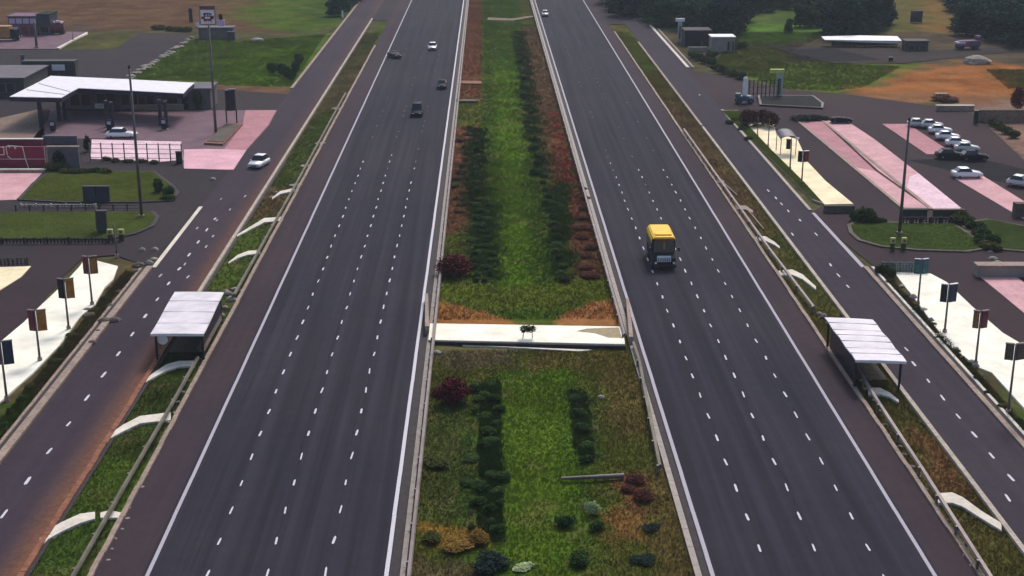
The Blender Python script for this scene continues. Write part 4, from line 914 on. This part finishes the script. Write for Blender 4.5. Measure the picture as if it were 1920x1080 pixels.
# walls etc
def wallpx(name, label, x0, x1, yb, th, ytop, mat, cap=None, cat='wall'):
    A, B = G(x0, yb), G(x1, yb); h = Hat(x0, yb, ytop); t = thing(name, label, cat, (A.x, A.y, 0)); W = B.x - A.x
    ang = math.atan2(B.y - A.y, W); L = math.hypot(W, B.y - A.y); t.rotation_euler[2] = ang
    MB().box(L / 2, th / 2, -.2, L, th, h + .2).build('panel', MT[mat], t)
    if cap: MB().box(L / 2, th / 2, h + .002, L + .2, th + .25, .14).build('coping', MT[cap], t, .02)
    return t, L, h
t, L, h = wallpx('painted_wall', 'burgundy wall with cream outlined lettering at the left edge', -60, 88, 316, .3, 275, 'red', None)
u = L / 148.0
gm = MB()
def stroke(m, pts, w=.16, y=-.06):
    for (ax, az), (bx, bz) in zip(pts, pts[1:]): m.cyl((ax, y, az), (bx, y, bz), w / 2, w / 2, 6)
def Z(yy): return h * (316 - yy) / (316 - 275)
def XX(x): return (x + 60) * u
stroke(gm, [(XX(0), Z(290)), (XX(11), Z(290)), (XX(12), Z(276)), (XX(6), Z(276))]); stroke(gm, [(XX(17), Z(290)), (XX(16), Z(276)), (XX(21), Z(272.5)), (XX(23), Z(277))]); stroke(gm, [(XX(17), Z(292)), (XX(23), Z(298)), (XX(50), Z(298)), (XX(47), Z(275)), (XX(23), Z(273))])
stroke(gm, [(XX(50), Z(298)), (XX(54), Z(315))]); stroke(gm, [(XX(87), Z(315)), (XX(87), Z(275))], .1); stroke(gm, [(XX(0), Z(298)), (XX(88), Z(298))], .08); stroke(gm, [(XX(32), Z(274)), (XX(33), Z(279)), (XX(35), Z(274))], .2); stroke(gm, [(XX(-20), Z(290)), (XX(-5), Z(290)), (XX(-5), Z(276))])
gm.build('outline_lettering', MT['kerb_pale'], t)
wallpx('painted_wall', 'upper burgundy wall with pale coping behind the lettered wall', -60, 79, 273, .5, 262, 'red', 'kerb_pale')
wallpx('boundary_wall', 'low grey mauve wall between the burgundy wall and the bleached paving', 92, 150, 316, .3, 276, 'greywall', 'kerb')
wallpx('boundary_wall', 'dark grey partition standing before the canopy forecourt', 80, 145, 270, .3, 255, 'greywall', None)
wallpx('retaining_wall', 'low pale edge wall below the burgundy wall', -60, 84, 324, .4, 319, 'kerb', 'kerb_pale')
# wire fence
def fence(label, x0, y0, x1, y1, hpx, n, pm, rm, rails=2, picket=0, name='fence'):
    A, B = G(x0, y0), G(x1, y1); h = Hat(x0, y0, y0 - hpx); t = thing(name, label, 'fence', (A.x, A.y, 0)); D = B - A; ang = math.atan2(D.y, D.x); L = D.length; t.rotation_euler[2] = ang
    for i in range(n + 1): MB().box(L * i / n, 0, -.1, .14, .14, h + .15).build('post', MT[pm], t)
    m = MB()
    for k in range(rails): m.box(L / 2, 0, h * (k + .9) / rails - .1, L, .05, .07)
    m.build('rail', MT[rm], t)
    if picket:
        m = MB()
        for i in range(picket): m.box(L * (i + .5) / picket, -.06, .05, L / picket * random.uniform(.3, .55), .04, h * random.uniform(.65, .95))
        tag(m.build('pickets', MT['kerb_pale' if pm == 'white' else pm], t), 'row of uneven pickets')
    return t
fence('thin wire fence in front of the bleached pink paving', 170, 302, 342, 304, 34, 8, 'steel', 'steel', 4)
fence('picket fence with pale pickets along the lower left grass island', -80, 458, 215, 456, 12, 7, 'black', 'black', 2, 46)
fence('thin dark fence between the two left grass islands', 30, 396, 265, 394, 11, 9, 'black', 'black', 2)
fence('black fence at the cream paving at the left edge', -40, 499, 52, 497, 14, 5, 'black', 'black', 3, 12)
fence('dark low fence with pale pickets above the right grass island', 1690, 420, 1800, 420, 14, 6, 'black', 'black', 2, 18)
fence('dark teal fence at the top of the right white paving', 1653, 511, 1738, 512, 20, 5, 'teal', 'teal', 5, 16)
fence('pale picket fence right below the upper left grass island', 40, 388, 180, 388, 6, 5, 'kerb_pale', 'kerb_pale', 1, 22)
wallpx('low_wall', 'dark wall at the lower end of the two pink pavings', 1692, 1738, 408, .4, 394, 'darkwall', 'rock_dark')
wallpx('low_wall', 'dark wall at the lower end of the right pink paving', 1750, 1806, 408, .4, 395, 'darkwall', 'rock_dark')
wallpx('low_wall', 'dark wall closing the lower end of the upper cream paving', 1545, 1602, 399, .5, 386, 'rock_dark', None)
wallpx('low_wall', 'olive brown wall above the orange paving at the right edge', 1832, 1990, 520, 1.2, 500, 'beige', 'kerb')
wallpx('low_wall', 'dark stub wall at the right edge end of the far pink paving', 1902, 1960, 408, 1, 382, 'rock_dark', None)
# dark boards on the left islands
def panel(label, x0, x1, yb, yt, mat, name='board', cat='board', split=2, depth=.4, face=None):
    A, B = G(x0, yb), G(x1, yb); h = Hat(x0, yb, yt); W = B.x - A.x; t = thing(name, label, cat, ((A.x + B.x) / 2, A.y, 0))
    for k in range(split): MB().box((k + .5) / split * W - W / 2, 0, .05, W / split - .06, depth, h - .05).build('panel', MT[mat], t, .03)
    MB().box(0, 0, h, W + .1, depth + .1, .1).build('top_rail', MT['black'], t)
    for sx in (-1, 1): MB().box(sx * (W / 2 - .1), .1, -.3, .12, .12, .4).build('foot', MT['black'], t)
    if face: MB().box(0, -depth / 2 - .03, h * .5, W * .35, .04, h * .3).build('notice', MT[face], t)
    return t
panel('large dark blue double board standing on the upper left grass island', 157, 207, 379, 350, 'blueboard')
panel('dark green utility box block with white notice near the canopy roof', 48, 146, 152, 114, 'darkwall', 'utility_block', 'block', 3, 2.0)
p = G(116, 152); tag(MB().box(p.x, p.y - 1.35, Hat(116, 152, 130), 2.4, .08, Hat(116, 152, 119) - Hat(116, 152, 130)).build('notice_board', MT['white']), 'white notice board on the dark green block', 'notice board')
panel('dark cabinet with slits on the lower left grass island', 184, 203, 438, 396, 'darkwall', 'utility_cabinet', 'cabinet', 1, .5)
panel('black bin beside the pink apron of the filling station', 331, 343, 306, 285, 'black', 'bin', 'bin', 1, .6)
# yellow signs pairs
def twin_sign(label, px, py, yt, mat, w_=.55):
    p = G(px, py); h = Hat(px, py, yt); t = thing('twin_sign', label, 'sign', (p.x, p.y, 0))
    for sx in (-1, 1):
        s_ = MB().box(sx * .62, 0, -.1, w_, .25, h * .55).build('stand', MT['leaf_olive'], t); MB().box(sx * .62, -.02, h * .52, w_ + .12, .32, h * .42).build('panel', MT[mat], t, .05)
        MB().box(sx * .62, -.2, h * .62, w_ * .5, .04, h * .2).build('symbol', MT['steel'], t)
    return t
twin_sign('pair of pale yellow sign stands at the lower left island', 218, 451, 428, 'yellowsign'); twin_sign('pair of yellow sign stands on the right grass island', 1683, 469, 444, 'yellowsign', .45)
pole_thing('post', 'grey post behind the yellow sign stands at the lower left island', 'post', 219, 482, 420, .12)
pole_thing('post', 'dark post standing before the lower left grass island cabinet', 'post', 183, 436, 385, .14)
# planter with dark blue tank sign
t = thing('planter', 'dark raised planter of gravel at the foot of the price sign pole', 'planter', (0, 0, 0))
PP = P2([(383, 272), (418, 274), (455, 236), (425, 234)]); MB().prism(PP, -.1, .35).build('kerb_wall', MT['rust'], t); cc = np.mean(PP, 0)
MB().prism([(cc[0] + (x - cc[0]) * .86, cc[1] + (y - cc[1]) * .86) for x, y in PP], .3, .42).build('gravel', MT['rock_dark'], t)
p = G(435, 234); h0 = Hat(435, 234, 206); h1 = Hat(435, 234, 168); t = thing('tank', 'dark navy tank panel on thin legs behind the planter', 'tank', (p.x, p.y, 0))
MB().cyl((0, 0, h0), (0, 0, h1), .85, .8, 16).build('body', MT['navy'], t); 
for sx in (-.8, .8):
    for sy in (-.3, .3): MB().cyl((sx, sy, -.1), (sx, sy, h0 + .1), .06, .06, 6).build('leg', MT['black'], t)
MB().box(.3, 0, h1, 1.2, 1.0, .12).build('lid', MT['navy'], t)
# grey block and small things near far lawn
building('pump_house', 'low grey block with slatted front below the price sign', 'building', 373, 437, 73, 3, 2.4, 'greywall', 'greywall', [(.1, .9, .5, 1.8, 'steel')])
panel('slim dark pillar in front of the far brown field', 355, 362, 42, 16, 'black', 'pillar', 'pillar', 1, .5)
panel('small white pale box on the far hedge', 367, 373, 50, 41, 'white', 'meter_box', 'box', 1, .3)
panel('small dark open crate on the far side of the station lawn', 428, 441, 75, 60, 'darkwall', 'crate', 'crate', 1, 1.0)
panel('slim white marker post by the trees of the left slip road', 641, 644, 34, 20, 'white', 'marker_post', 'post', 1, .3)
# top left shop
building('shop', 'mauve shop with two rows of lilac windows at top left', 'building', 18, 72, 66, 6, 4.2, 'purple', 'purple', [(.02, .98, 2.6, 3.9, 'purplewin'), (.02, .35, 1.1, 2.0, 'purplewin'), (.4, .98, .3, 2.0, 'maroon')])
building('store', 'dark bluish store between the mauve shop and the white heap', 'building', 73, 96, 66, 6, 4.6, 'blueboard', 'leaf_blue', [(.1, .9, .5, 2.0, 'glass')])
pole_thing('post', 'mauve post in front of the top left shop', 'post', 69, 90, 40, .3); pole_thing('post', 'small dark post by the far pale kerb', 'post', 137, 76, 60, .1)
struct('pale_kerb', MB().prism(P2([(106, 91), (120, 84), (163, 61), (165, 64), (135, 78), (112, 92)]), -.1, .2), MT['kerb_pale'])
# loader (tank like) beside store
p = G(108, 64); t = thing('scrap_heap', 'dark drum wagon with white scrap piled on top beside the store', 'wagon', (p.x, p.y, 0))
MB().cyl((-1.8, 0, 1.4), (1.6, .4, 1.7), 1.3, 1.1, 14).build('drum', MT['maroon'], t); MB().box(0, 0, .3, 3.4, 1.4, .5).build('chassis', MT['black'], t)
for sx in (-1.3, 1.2): MB().cyl((sx, -.9, .4), (sx, .9, .4), .45, .45, 14).build('wheel', MT['black'], t)
sc = MB()
for i in range(14): sc.box(random.uniform(-1.4, 1.3), random.uniform(-.5, .5), 2.5 + random.uniform(0, .7), random.uniform(.4, .9), .3, random.uniform(.15, .4), random.uniform(0, 3))
sc.build('scrap', MT['white'], t)
def truck(label, px, py, rot, L, W, H, bodymat, cabmat, name='truck', cat='truck'):
    p = G(px, py); t = thing(name, label, cat, (p.x, p.y, .02), rot)
    MB().box(0, L * .12, .75, W, L * .72, H - .75).build('cargo_box', MT[bodymat], t, .06)
    c_ = MB().loft([[(-W * .46, -L * .25, .55), (W * .46, -L * .25, .55), (W * .46, -L * .25, H * .82), (-W * .46, -L * .25, H * .82)], [(-W * .46, -L * .42, .55), (W * .46, -L * .42, .55), (W * .43, -L * .42, H * .78), (-W * .43, -L * .42, H * .78)], [(-W * .44, -L * .5, .55), (W * .44, -L * .5, .55), (W * .42, -L * .48, H * .45), (-W * .42, -L * .48, H * .45)]]).build('cab', MT[cabmat], t, .05)
    MB().add([(-W * .4, -L * .487, H * .47), (W * .4, -L * .487, H * .47), (W * .38, -L * .432, H * .74), (-W * .38, -L * .432, H * .74)], [(0, 1, 2, 3)]).build('windscreen', MT['glass'], c_)
    MB().box(0, 0, .45, W * .6, L * .9, .3).build('chassis', MT['black'], t)
    for sx in (-1, 1):
        for y in (-L * .36, L * .28): w_ = MB().cyl((sx * W * .5, y, .45), (sx * W * .36, y, .45), .45, .45, 16).build('wheel', MT['black'], t); MB().cyl((sx * W * .51, y, .45), (sx * W * .48, y, .45), .2, .2, 10).build('rim', MT['steel'], w_)
        MB().box(sx * W * .34, -L * .505, .8, .3, .06, .2).build('headlight', MT['white'], t)
    return t
truck('ochre lorry at the left edge beside the mauve shop', 8, 76, math.radians(90), 7.5, 2.4, 3.3, 'orange', 'charcoal')
building('workshop', 'flat roofed blue grey workshop at the left edge', 'building', -120, 46, 182, 14, 3.2, 'darkwall', 'greywall', [(.3, .6, .8, 2.4, 'glass'), (.7, .9, .8, 2.4, 'glass')])
panel('short pale downpipe panel at the workshop roof corner', 42, 50, 140, 104, 'greywall', 'vent_stack', 'vent', 1, .4)

# ------------------------------------------------------------------ right background buildings
building('hut', 'small beige hut with white roof and dark doorway', 'hut', 1334, 1377, 97, 4, 3.0, 'beige', 'white', [(.68, .78, .2, 2.2, 'black'), (.90, .97, .2, 2.2, 'black')], None, .2)
building('storage_shed', 'dark curved shed left of the small beige hut', 'shed', 1284, 1332, 86, 5, 3.2, 'charcoal', 'charcoal', [(.65, .95, .1, 1.0, 'black')])
panel('long low white block on the ground before the dark shed', 1290, 1327, 96, 89, 'beige', 'concrete_block', 'block', 1, .8)
A, B = G(1545, 88), G(1697, 92); L = B.x - A.x; t = thing('long_shed', 'long low open shed with narrow white roof before the dark trees', 'shed', (A.x, A.y, 0))
MB().loft([[(0, 0, 1.6), (0, 3, 1.9), (0, 3, 1.7), (0, 0, 1.4)], [(L * .5, -.6, 1.5), (L * .5, 3, 2.1), (L * .5, 3, 1.8), (L * .5, -.4, 1.0)], [(L, -.6, 1.4), (L, 3, 1.9), (L, 3, 1.6), (L, -.4, .7)]]).build('roof', MT['white'], t)
MB().box(L * .55, 2.2, 0, L * .85, .2, 1.5).build('wall', MT['darkwall'], t)
for i in range(7): MB().box(L * (.12 + .14 * i), .4, -.1, .15, .15, 1.3).build('post', MT['charcoal'], t)
building('store', 'small black roofed store at the right end of the long white shed', 'shed', 1698, 1740, 95, 3, 1.9, 'darkwall', 'darkwall', [(.1, .4, .1, 1.2, 'black'), (.6, .95, .1, 1.2, 'black')])
panel('square dark olive board standing in the far field', 1706, 1729, 42, 21, 'darkwall', 'field_board', 'board', 1, .3)
panel('tiny black box at the end of the tarmac path', 1666, 1674, 114, 108, 'black', 'meter_box', 'box', 1, .5)
# pylons
def pylon(label, px, py, yt, wpx, mat, cap, capside):
    p = G(px, py); h = Hat(px, py, yt); W = wpx / S(py); t = thing('totem_sign', label, 'sign', (p.x, p.y, 0))
    MB().loft([[(-W * .38, -.2, -.1), (W * .38, -.2, -.1), (W * .38, .2, -.1), (-W * .38, .2, -.1)], [(-W * .45, -.2, h - .7), (W * .45, -.2, h - .7), (W * .45, .2, h - .7), (-W * .45, .2, h - .7)]]).build('column', MT[mat], t)
    MB().box(-capside * W * .4, 0, h - .75, W * 1.9, .5, .7).build('cap', MT[cap], t, .06)
    MB().box(0, -.24, h * .12, W * .3, .05, h * .55).build('inset', MT['greywall'], t); return t
pylon('mint totem sign with lime yellow cap on the dark traffic island', 1460, 183, 129, 14, 'mint', 'lime', 1)
pylon('pale green T shaped totem before the dark wood', 1274, 78, 34, 9, 'mint', 'white', 0)
# tractor like blue machine with person sized white tank
p = G(1396, 194); t = thing('blue_machine', 'small blue compressor machine on wheels with white upright tank', 'machine', (p.x, p.y, 0))
MB().box(-.2, 0, .5, 2.6, 1.3, .9).build('body', MT['bluev'], t, .1); MB().box(-1.2, 0, 1.2, .9, 1.0, .6).build('engine_cover', MT['teal'], t, .1)
MB().cyl((.0, .2, 1.3), (.0, .2, 4.3), .42, .38, 14).cyl((.0, .2, 4.3), (.0, .2, 4.6), .38, .15, 14).build('tank', MT['white'], t, 0)
MB().cyl((0, .2, 4.6), (0, .2, 5.3), .08, .06, 8).build('exhaust', MT['black'], t)
for sx in (-1.1, .9):
    for sy in (-.75, .75): w_ = MB().cyl((sx, sy - .12, .5), (sx, sy + .12, .5), .5, .5, 16).build('wheel', MT['black'], t); MB().cyl((sx, sy - .14, .5), (sx, sy + .14, .5), .22, .22, 10).build('rim', MT['bluev'], w_)
MB().box(.95, -.68, .8, .7, .1, .6).build('label_plate', MT['purplewin'], t)
fence('tall dark railing behind the blue machine and the mint totem', 1404, 186, 1458, 184, 36, 7, 'black', 'charcoal', 3)
# black covered vehicles/hedges at top of pink paving
shrub(1508, 225, 4.2, 1.0, 'leaf_blue', 'low black bush at the top end of the left pink paving'); shrub(1532, 225, 3.6, 1.0, 'leaf_blue', 'low black bush between the two pink pavings')
# stone wall right
wallpx('stone_wall', 'low white topped stone wall at the far right yard', 1756, 1826, 208, .5, 199, 'kerb', 'kerb_pale')
wallpx('stone_wall', 'rough mauve stone wall running to the right edge', 1832, 1990, 228, .6, 208, 'tan', 'rock_dark')
panel('dark gate post between the two right stone walls', 1825, 1832, 232, 208, 'black', 'gate_post', 'post', 1, .6)
shrub(1775, 188, 5.5, .9, 'leaf_redbrown', 'rusty brush heap on the orange soil'); 
panel('bright yellow planks stacked beside the rusty brush heap', 1752, 1776, 182, 176, 'yellow', 'plank_stack', 'planks', 3, 1.2)
# wreck
p = G(1812, 92); t = thing('wrecked_wagon', 'mauve wrecked wagon with white bonnet before the top right trees', 'wagon', (p.x, p.y, 0), .2)
MB().box(.3, 0, .6, 5.2, 2, 1.3).build('body', MT['purple'], t, .2); MB().box(-1.9, -.4, 1.2, 2.0, 1.5, .5).build('bonnet', MT['purplewin'], t, .1); MB().box(2.6, .2, 1.9, .9, 1.6, .9).build('cab', MT['purple'], t, .1)
for sx in (-1.6, 1.8): MB().cyl((sx, -1.1, .5), (sx, 1.1, .5), .5, .5, 14).build('wheel', MT['black'], t)
building('greenhouse', 'pale blue roofed low building among the top right trees', 'building', 1850, 1888, 66, 4, 2.0, 'blueboard', 'mint')

# ------------------------------------------------------------------ vehicles
CARM = {}
def car_paint(name, col, rough=.3):
    m, nt, b = nodes(name); b.inputs['Base Color'].default_value = (*col, 1); b.inputs['Roughness'].default_value = rough; b.inputs['Metallic'].default_value = .2; b.inputs['Coat Weight'].default_value = .4; return m
CARM['white'] = car_paint('white_car_paint', (.75, .75, .78)); CARM['dark'] = car_paint('dark_car_paint', (.010, .012, .017), .7); CARM['dark'].node_tree.nodes['Principled BSDF'].inputs['Coat Weight'].default_value = 0; CARM['dark'].node_tree.nodes['Principled BSDF'].inputs['Specular IOR Level'].default_value = .15; CARM['silver'] = car_paint('silver_car_paint', (.5, .5, .52))
def car(label, px, py, rot, paintkey, L=4.3, W=1.78, H=1.45, group=None, boxy=0):
    p = G(px, py); t = thing('car', label, 'car', (p.x, p.y, .02), rot, group); hw = W / 2
    prof = [(-.5, .42, .62, .84), (-.47, .28, .72, .94), (-.30, .25, .84, 1.0), (-.14, .25, .92, 1.0), (.25, .25, .93, 1.0), (.40, .27, .90, .98), (.48, .30, .84, .95), (.5, .45, .7, .88)]
    rings = []
    for y, zl, zt, wf in prof: rings.append([(-hw * wf, y * L, zl), (hw * wf, y * L, zl), (hw * wf * 1.01, y * L, (zl + zt) / 2), (hw * wf * .93, y * L, zt), (0, y * L, zt + .03), (-hw * wf * .93, y * L, zt), (-hw * wf * 1.01, y * L, (zl + zt) / 2)])
    MB().loft(rings).build('body', CARM[paintkey], t, 0, True)
    k = .45 if boxy else .30
    MB().loft([[(-hw * .9, -.17 * L, .86), (hw * .9, -.17 * L, .86), (hw * .9, .42 * L, .86), (-hw * .9, .42 * L, .86)], [(-hw * .72, -.04 * L, H - .05), (hw * .72, -.04 * L, H - .05), (hw * .72, k * L * .95, H - .05), (-hw * .72, k * L * .95, H - .05)]]).build('windows', MT['glass'], t)
    MB().loft([[(-hw * .74, -.05 * L, H - .06), (hw * .74, -.05 * L, H - .06), (hw * .74, k * L, H - .06), (-hw * .74, k * L, H - .06)], [(-hw * .62, -.02 * L, H + .01), (hw * .62, -.02 * L, H + .01), (hw * .62, k * L * .9, H + .01), (-hw * .62, k * L * .9, H + .01)]]).build('roof', CARM[paintkey], t, 0, True)
    for sx in (-1, 1):
        for y in (-.31, .30): w_ = MB().cyl((sx * hw * .98, y * L, .32), (sx * hw * .75, y * L, .32), .32, .32, 16).build('wheel', MT['black'], t); MB().cyl((sx * hw, y * L, .32), (sx * hw * .95, y * L, .32), .18, .18, 10).build('rim', MT['steel'], w_)
        MB().box(sx * hw * .62, -.485 * L, .56, .34, .12, .15).build('headlight', MT['purplewin'], t, .02)
        MB().box(sx * hw * .66, .488 * L, .62, .3, .1, .14).build('tail_light', MT['maroon'], t, .02)
        MB().box(sx * hw * 1.08, -.12 * L, .88, .16, .1, .12).build('mirror', CARM[paintkey], t, .02)
    MB().box(0, -.497 * L, .42, .9, .06, .16).build('grille', MT['black'], t); return t
car('white car on the left slip road below the pink apron', 486, 312, math.radians(-14), 'white', 4.0, 1.85, 1.6)
car('rounded white car in the far lanes of the left carriageway', 811, 93, 0, 'white', 4.0, 1.75, 1.5)
car('dark box like van in the middle of the left carriageway', 782, 216, 0, 'dark', 4.4, 1.95, 1.9, None, 1)
car('dark car far up the lane next to the central strip', 829, 165, 0, 'dark', 4.2, 1.7, 1.4)
car('dark car by the far left edge line of the left carriageway', 740, 108, math.radians(24), 'dark', 4.6, 1.8, 1.3)
car('tiny silver car furthest up the right carriageway', 1022, 30, 0, 'silver', 4.0, 1.6, 1.4)
car('white car at the top edge on the right merging road', 1171, 8, math.radians(5), 'silver', 4.2, 1.8, 1.4)
car('white pickup like car parked under the canopy edge', 229, 258, math.radians(90), 'white', 4.6, 1.8, 1.5)
def motorbike(label, px, py, lit):
    p = G(px, py); t = thing('motorcycle', label, 'motorcycle', (p.x, p.y, .02))
    for y in (-.65, .65): MB().cyl((-.06, y, .32), (.06, y, .32), .32, .32, 14).build('wheel', MT['black'], t)
    MB().loft([[(-.12, -.5, .5), (.12, -.5, .5), (.14, -.5, .9), (-.14, -.5, .9)], [(-.18, .1, .45), (.18, .1, .45), (.16, .1, .85), (-.16, .1, .85)], [(-.1, .7, .6), (.1, .7, .6), (.1, .7, .8), (-.1, .7, .8)]]).build('body', MT[lit], t, .02); MB().cyl((-.35, -.45, 1.05), (.35, -.45, 1.05), .03, .03, 6).build('handlebar', MT['black'], t)
    r = thing('person', label.replace('motorcycle', 'rider in pale clothing seated on the motorcycle'), 'person', (p.x, p.y + .1, .02))
    # one continuous seated figure
    me = bpy.data.meshes.new('person')
    vs = [(0, .15, .95), (0, .05, 1.2), (0, -.02, 1.42), (0, -.05, 1.53), (0, -.07, 1.68), (-.2, 0, 1.4), (-.28, -.25, 1.18), (-.3, -.5, 1.08), (.2, 0, 1.4), (.28, -.25, 1.18), (.3, -.5, 1.08), (-.12, .12, .92), (-.24, -.22, .85), (-.22, -.1, .42), (.12, .12, .92), (.24, -.22, .85), (.22, -.1, .42)]
    es = [(0, 1), (1, 2), (2, 3), (3, 4), (2, 5), (5, 6), (6, 7), (2, 8), (8, 9), (9, 10), (0, 11), (11, 12), (12, 13), (0, 14), (14, 15), (15, 16)]
    rad = [.16, .15, .15, .06, .12, .07, .05, .035, .07, .05, .035, .1, .08, .05, .1, .08, .05]
    me.from_pydata(vs, es, []); o = bpy.data.objects.new('body', me); C.objects.link(o); o.parent = r
    o.modifiers.new('skin', 'SKIN')
    if not me.skin_vertices: me.attributes.new if False else None
    for i, sv in enumerate(me.skin_vertices[0].data if me.skin_vertices else []): sv.radius = (rad[i], rad[i])
    o.modifiers.new('sub', 'SUBSURF').levels = 1; me.materials.append(MT['white' if lit != 'black' else 'charcoal']); MB
    return t
# parked cars of the far right yard
for i, (x, y, k) in enumerate(((1722, 238, 'silver'), (1746, 240, 'silver'), (1762, 250, 'white'), (1776, 262, 'white'), (1795, 274, 'white'), (1812, 284, 'silver'))):
    car(('silver car parked furthest up the row in the right yard', 'silver car second in the parked row of the right yard', 'white car third in the parked row of the right yard', 'white car fourth in the parked row of the right yard', 'white car fifth in the parked row of the right yard', 'silver car lowest in the parked row of the right yard')[i], x, y, math.radians(84), k, 3.5, 1.6, 1.35, 'cars parked in the right yard')
car('white flatbed like car standing before the dark yard patch', 1812, 333, math.radians(90), 'white', 3.9, 1.8, 1.4); car('silver car at the right edge behind the far pink paving', 1915, 350, math.radians(50), 'silver', 3.6, 1.8, 1.5)
car('black car lowest of the dark group beside the parked row', 1780, 297, math.radians(88), 'dark', 3.9, 1.8, 1.4); car('black car in the dark yard patch right of the row', 1824, 300, math.radians(88), 'dark', 3.9, 1.8, 1.4); car('black car at the top end of the right pink paving', 1576, 231, math.radians(90), 'dark', 3.4, 1.6, 1.0)

# yellow bus facing the camera
p = G(1246, 507); t = thing('bus', 'yellow roofed bus with dark front and white grille on the right carriageway', 'bus', (p.x, p.y + 3.3, .02), 0)
W, L, H = 2.45, 6.6, 3.15; hw = W / 2
def ring(y, w, z0, z1, r=.25): return [(-w, y, z0), (w, y, z0), (w, y, z1 - r), (w - r, y, z1), (-w + r, y, z1), (-w, y, z1 - r)]
MB().loft([ring(-L / 2 + 1.25, hw, .45, H - .1), ring(-L / 2 + 1.6, hw, .4, H), ring(L / 2 - .4, hw, .4, H), ring(L / 2, hw * .95, .5, H - .2)]).build('body', MT['charcoal'], t, .04)
MB().loft([[(-hw + .02, -L / 2 + 1.15, H - .08), (hw - .02, -L / 2 + 1.15, H - .08), (hw - .25, -L / 2 + 1.2, H + .13), (-hw + .25, -L / 2 + 1.2, H + .13)], [(-hw + .02, L / 2 - .3, H - .08), (hw - .02, L / 2 - .3, H - .08), (hw - .25, L / 2 - .4, H + .16), (-hw + .25, L / 2 - .4, H + .16)]]).build('roof', MT['yellow'], t, .05, False)
MB().box(0, -L / 2 + 2.2, H + .13, W * .72, .8, .14).build('roof_hatch', MT['yellow'], t, .04)
MB().loft([[(-hw * .93, -L / 2, .5), (hw * .93, -L / 2, .5), (hw * .93, -L / 2 + .03, 1.3), (-hw * .93, -L / 2 + .03, 1.3)], [(-hw, -L / 2 + 1.3, .45), (hw, -L / 2 + 1.3, .45), (hw, -L / 2 + 1.3, 1.75), (-hw, -L / 2 + 1.3, 1.75)]]).build('bonnet', MT['charcoal'], t, .06)
MB().add([(-hw * .92, -L / 2 + 1.0, 1.6), (hw * .92, -L / 2 + 1.0, 1.6), (hw * .86, -L / 2 + 1.22, H - .25), (-hw * .86, -L / 2 + 1.22, H - .25)], [(0, 1, 2, 3)]).build('windscreen', MT['glass'], t)
MB().box(0, -L / 2 + 1.02, 2.0, .22, .12, .8).build('wiper_motor', MT['orange'], t, .02); MB().box(0, -L / 2 + 1.1, H - .28, W * .8, .2, .26).build('visor', MT['rust'], t, .04)
gp = MB().box(-.1, -L / 2 - .04, .92, W * .60, .1, .66).build('grille', MT['white'], t, .03); gm = MB()
for i in range(7): gm.box(-.72 + i * .2, -L / 2 - .1, .98, .09, .03, .36)
gm.build('slot', MT['blueboard'], gp)
MB().box(0, -L / 2 - .1, .35, W, .25, .35).build('bumper', MT['black'], t, .05)
for sx in (-1, 1):
    MB().box(sx * (hw + .02), .5, 1.5, .05, L * .62, .8).build('side_windows', MT['glass'], t); MB().box(sx * (hw + .015), .7, 2.45, .04, L * .72, .5).build('side_stripe', MT['yellow'], t)
    m_ = MB().cyl((sx * hw, -L / 2 + 1.1, 2.2), (sx * (hw + .3), -L / 2 + .8, 2.1), .03, .03, 6).box(sx * (hw + .32), -L / 2 + .78, 1.85, .2, .12, .4).build('mirror', MT['black'], t)
    MB().cyl((sx * .95, -L / 2 - .02, .8), (sx * .95, -L / 2 - .08, .8), .13, .13, 12).build('headlight', MT['white'], t)
    for y in (-L * .30, L * .28): w_ = MB().cyl((sx * (hw + .01), y, .48), (sx * (hw - .3), y, .48), .48, .48, 18).build('wheel', MT['black'], t); MB().cyl((sx * (hw + .03), y, .48), (sx * hw, y, .48), .22, .22, 10).build('rim', MT['steel'], w_)
# litter-like marker posts at the top of the left carriageway
for i, (x, y) in enumerate(((779, 20), (803, 20), (826, 20), (852, 20))): pass

# thin haze
hz = MB().box(20, 2100, -1.2, 1400, 4400, 46.0).build('haze', bpy.data.materials.new('haze_air')); tag(hz, kind='stuff')
hm = hz.data.materials[0]; hm.use_nodes = True; hn = hm.node_tree; hn.nodes.remove(hn.nodes['Principled BSDF'])
pv = hn.nodes.new('ShaderNodeVolumePrincipled'); pv.inputs['Color'].default_value = (.72, .82, .95, 1); pv.inputs['Density'].default_value = .00017; pv.inputs['Anisotropy'].default_value = .2
hn.links.new(pv.outputs[0], hn.nodes['Material Output'].inputs['Volume'])
# ------------------------------------------------------------------ sky and sun
wd = bpy.data.worlds.new('World'); bpy.context.scene.world = wd; wd.use_nodes = True; nt = wd.node_tree; bg = nt.nodes['Background']
sk = nt.nodes.new('ShaderNodeTexSky'); sk.sky_type = 'NISHITA'; sk.sun_disc = False; EL, AZ = math.radians(48), math.radians(18)
sk.sun_elevation = EL; sk.sun_rotation = AZ; sk.air_density = 1.0; sk.dust_density = 4.0; sk.altitude = 200
nt.links.new(sk.outputs[0], bg.inputs[0]); bg.inputs[1].default_value = .10
sd = bpy.data.lights.new('sun', 'SUN'); sd.energy = 1.4; sd.angle = math.radians(14); sd.color = (1, .94, .88)
so = bpy.data.objects.new('sun', sd); C.objects.link(so)
dirv = Vector((math.sin(AZ) * math.cos(EL), math.cos(AZ) * math.cos(EL), math.sin(EL)))
so.rotation_euler = dirv.to_track_quat('Z', 'Y').to_euler(); so.location = (0, 200, 200)
sc_ = bpy.context.scene; sc_.view_settings.view_transform = 'Standard'; sc_.view_settings.look = 'None'; sc_.view_settings.exposure = .64; sc_.view_settings.gamma = 1
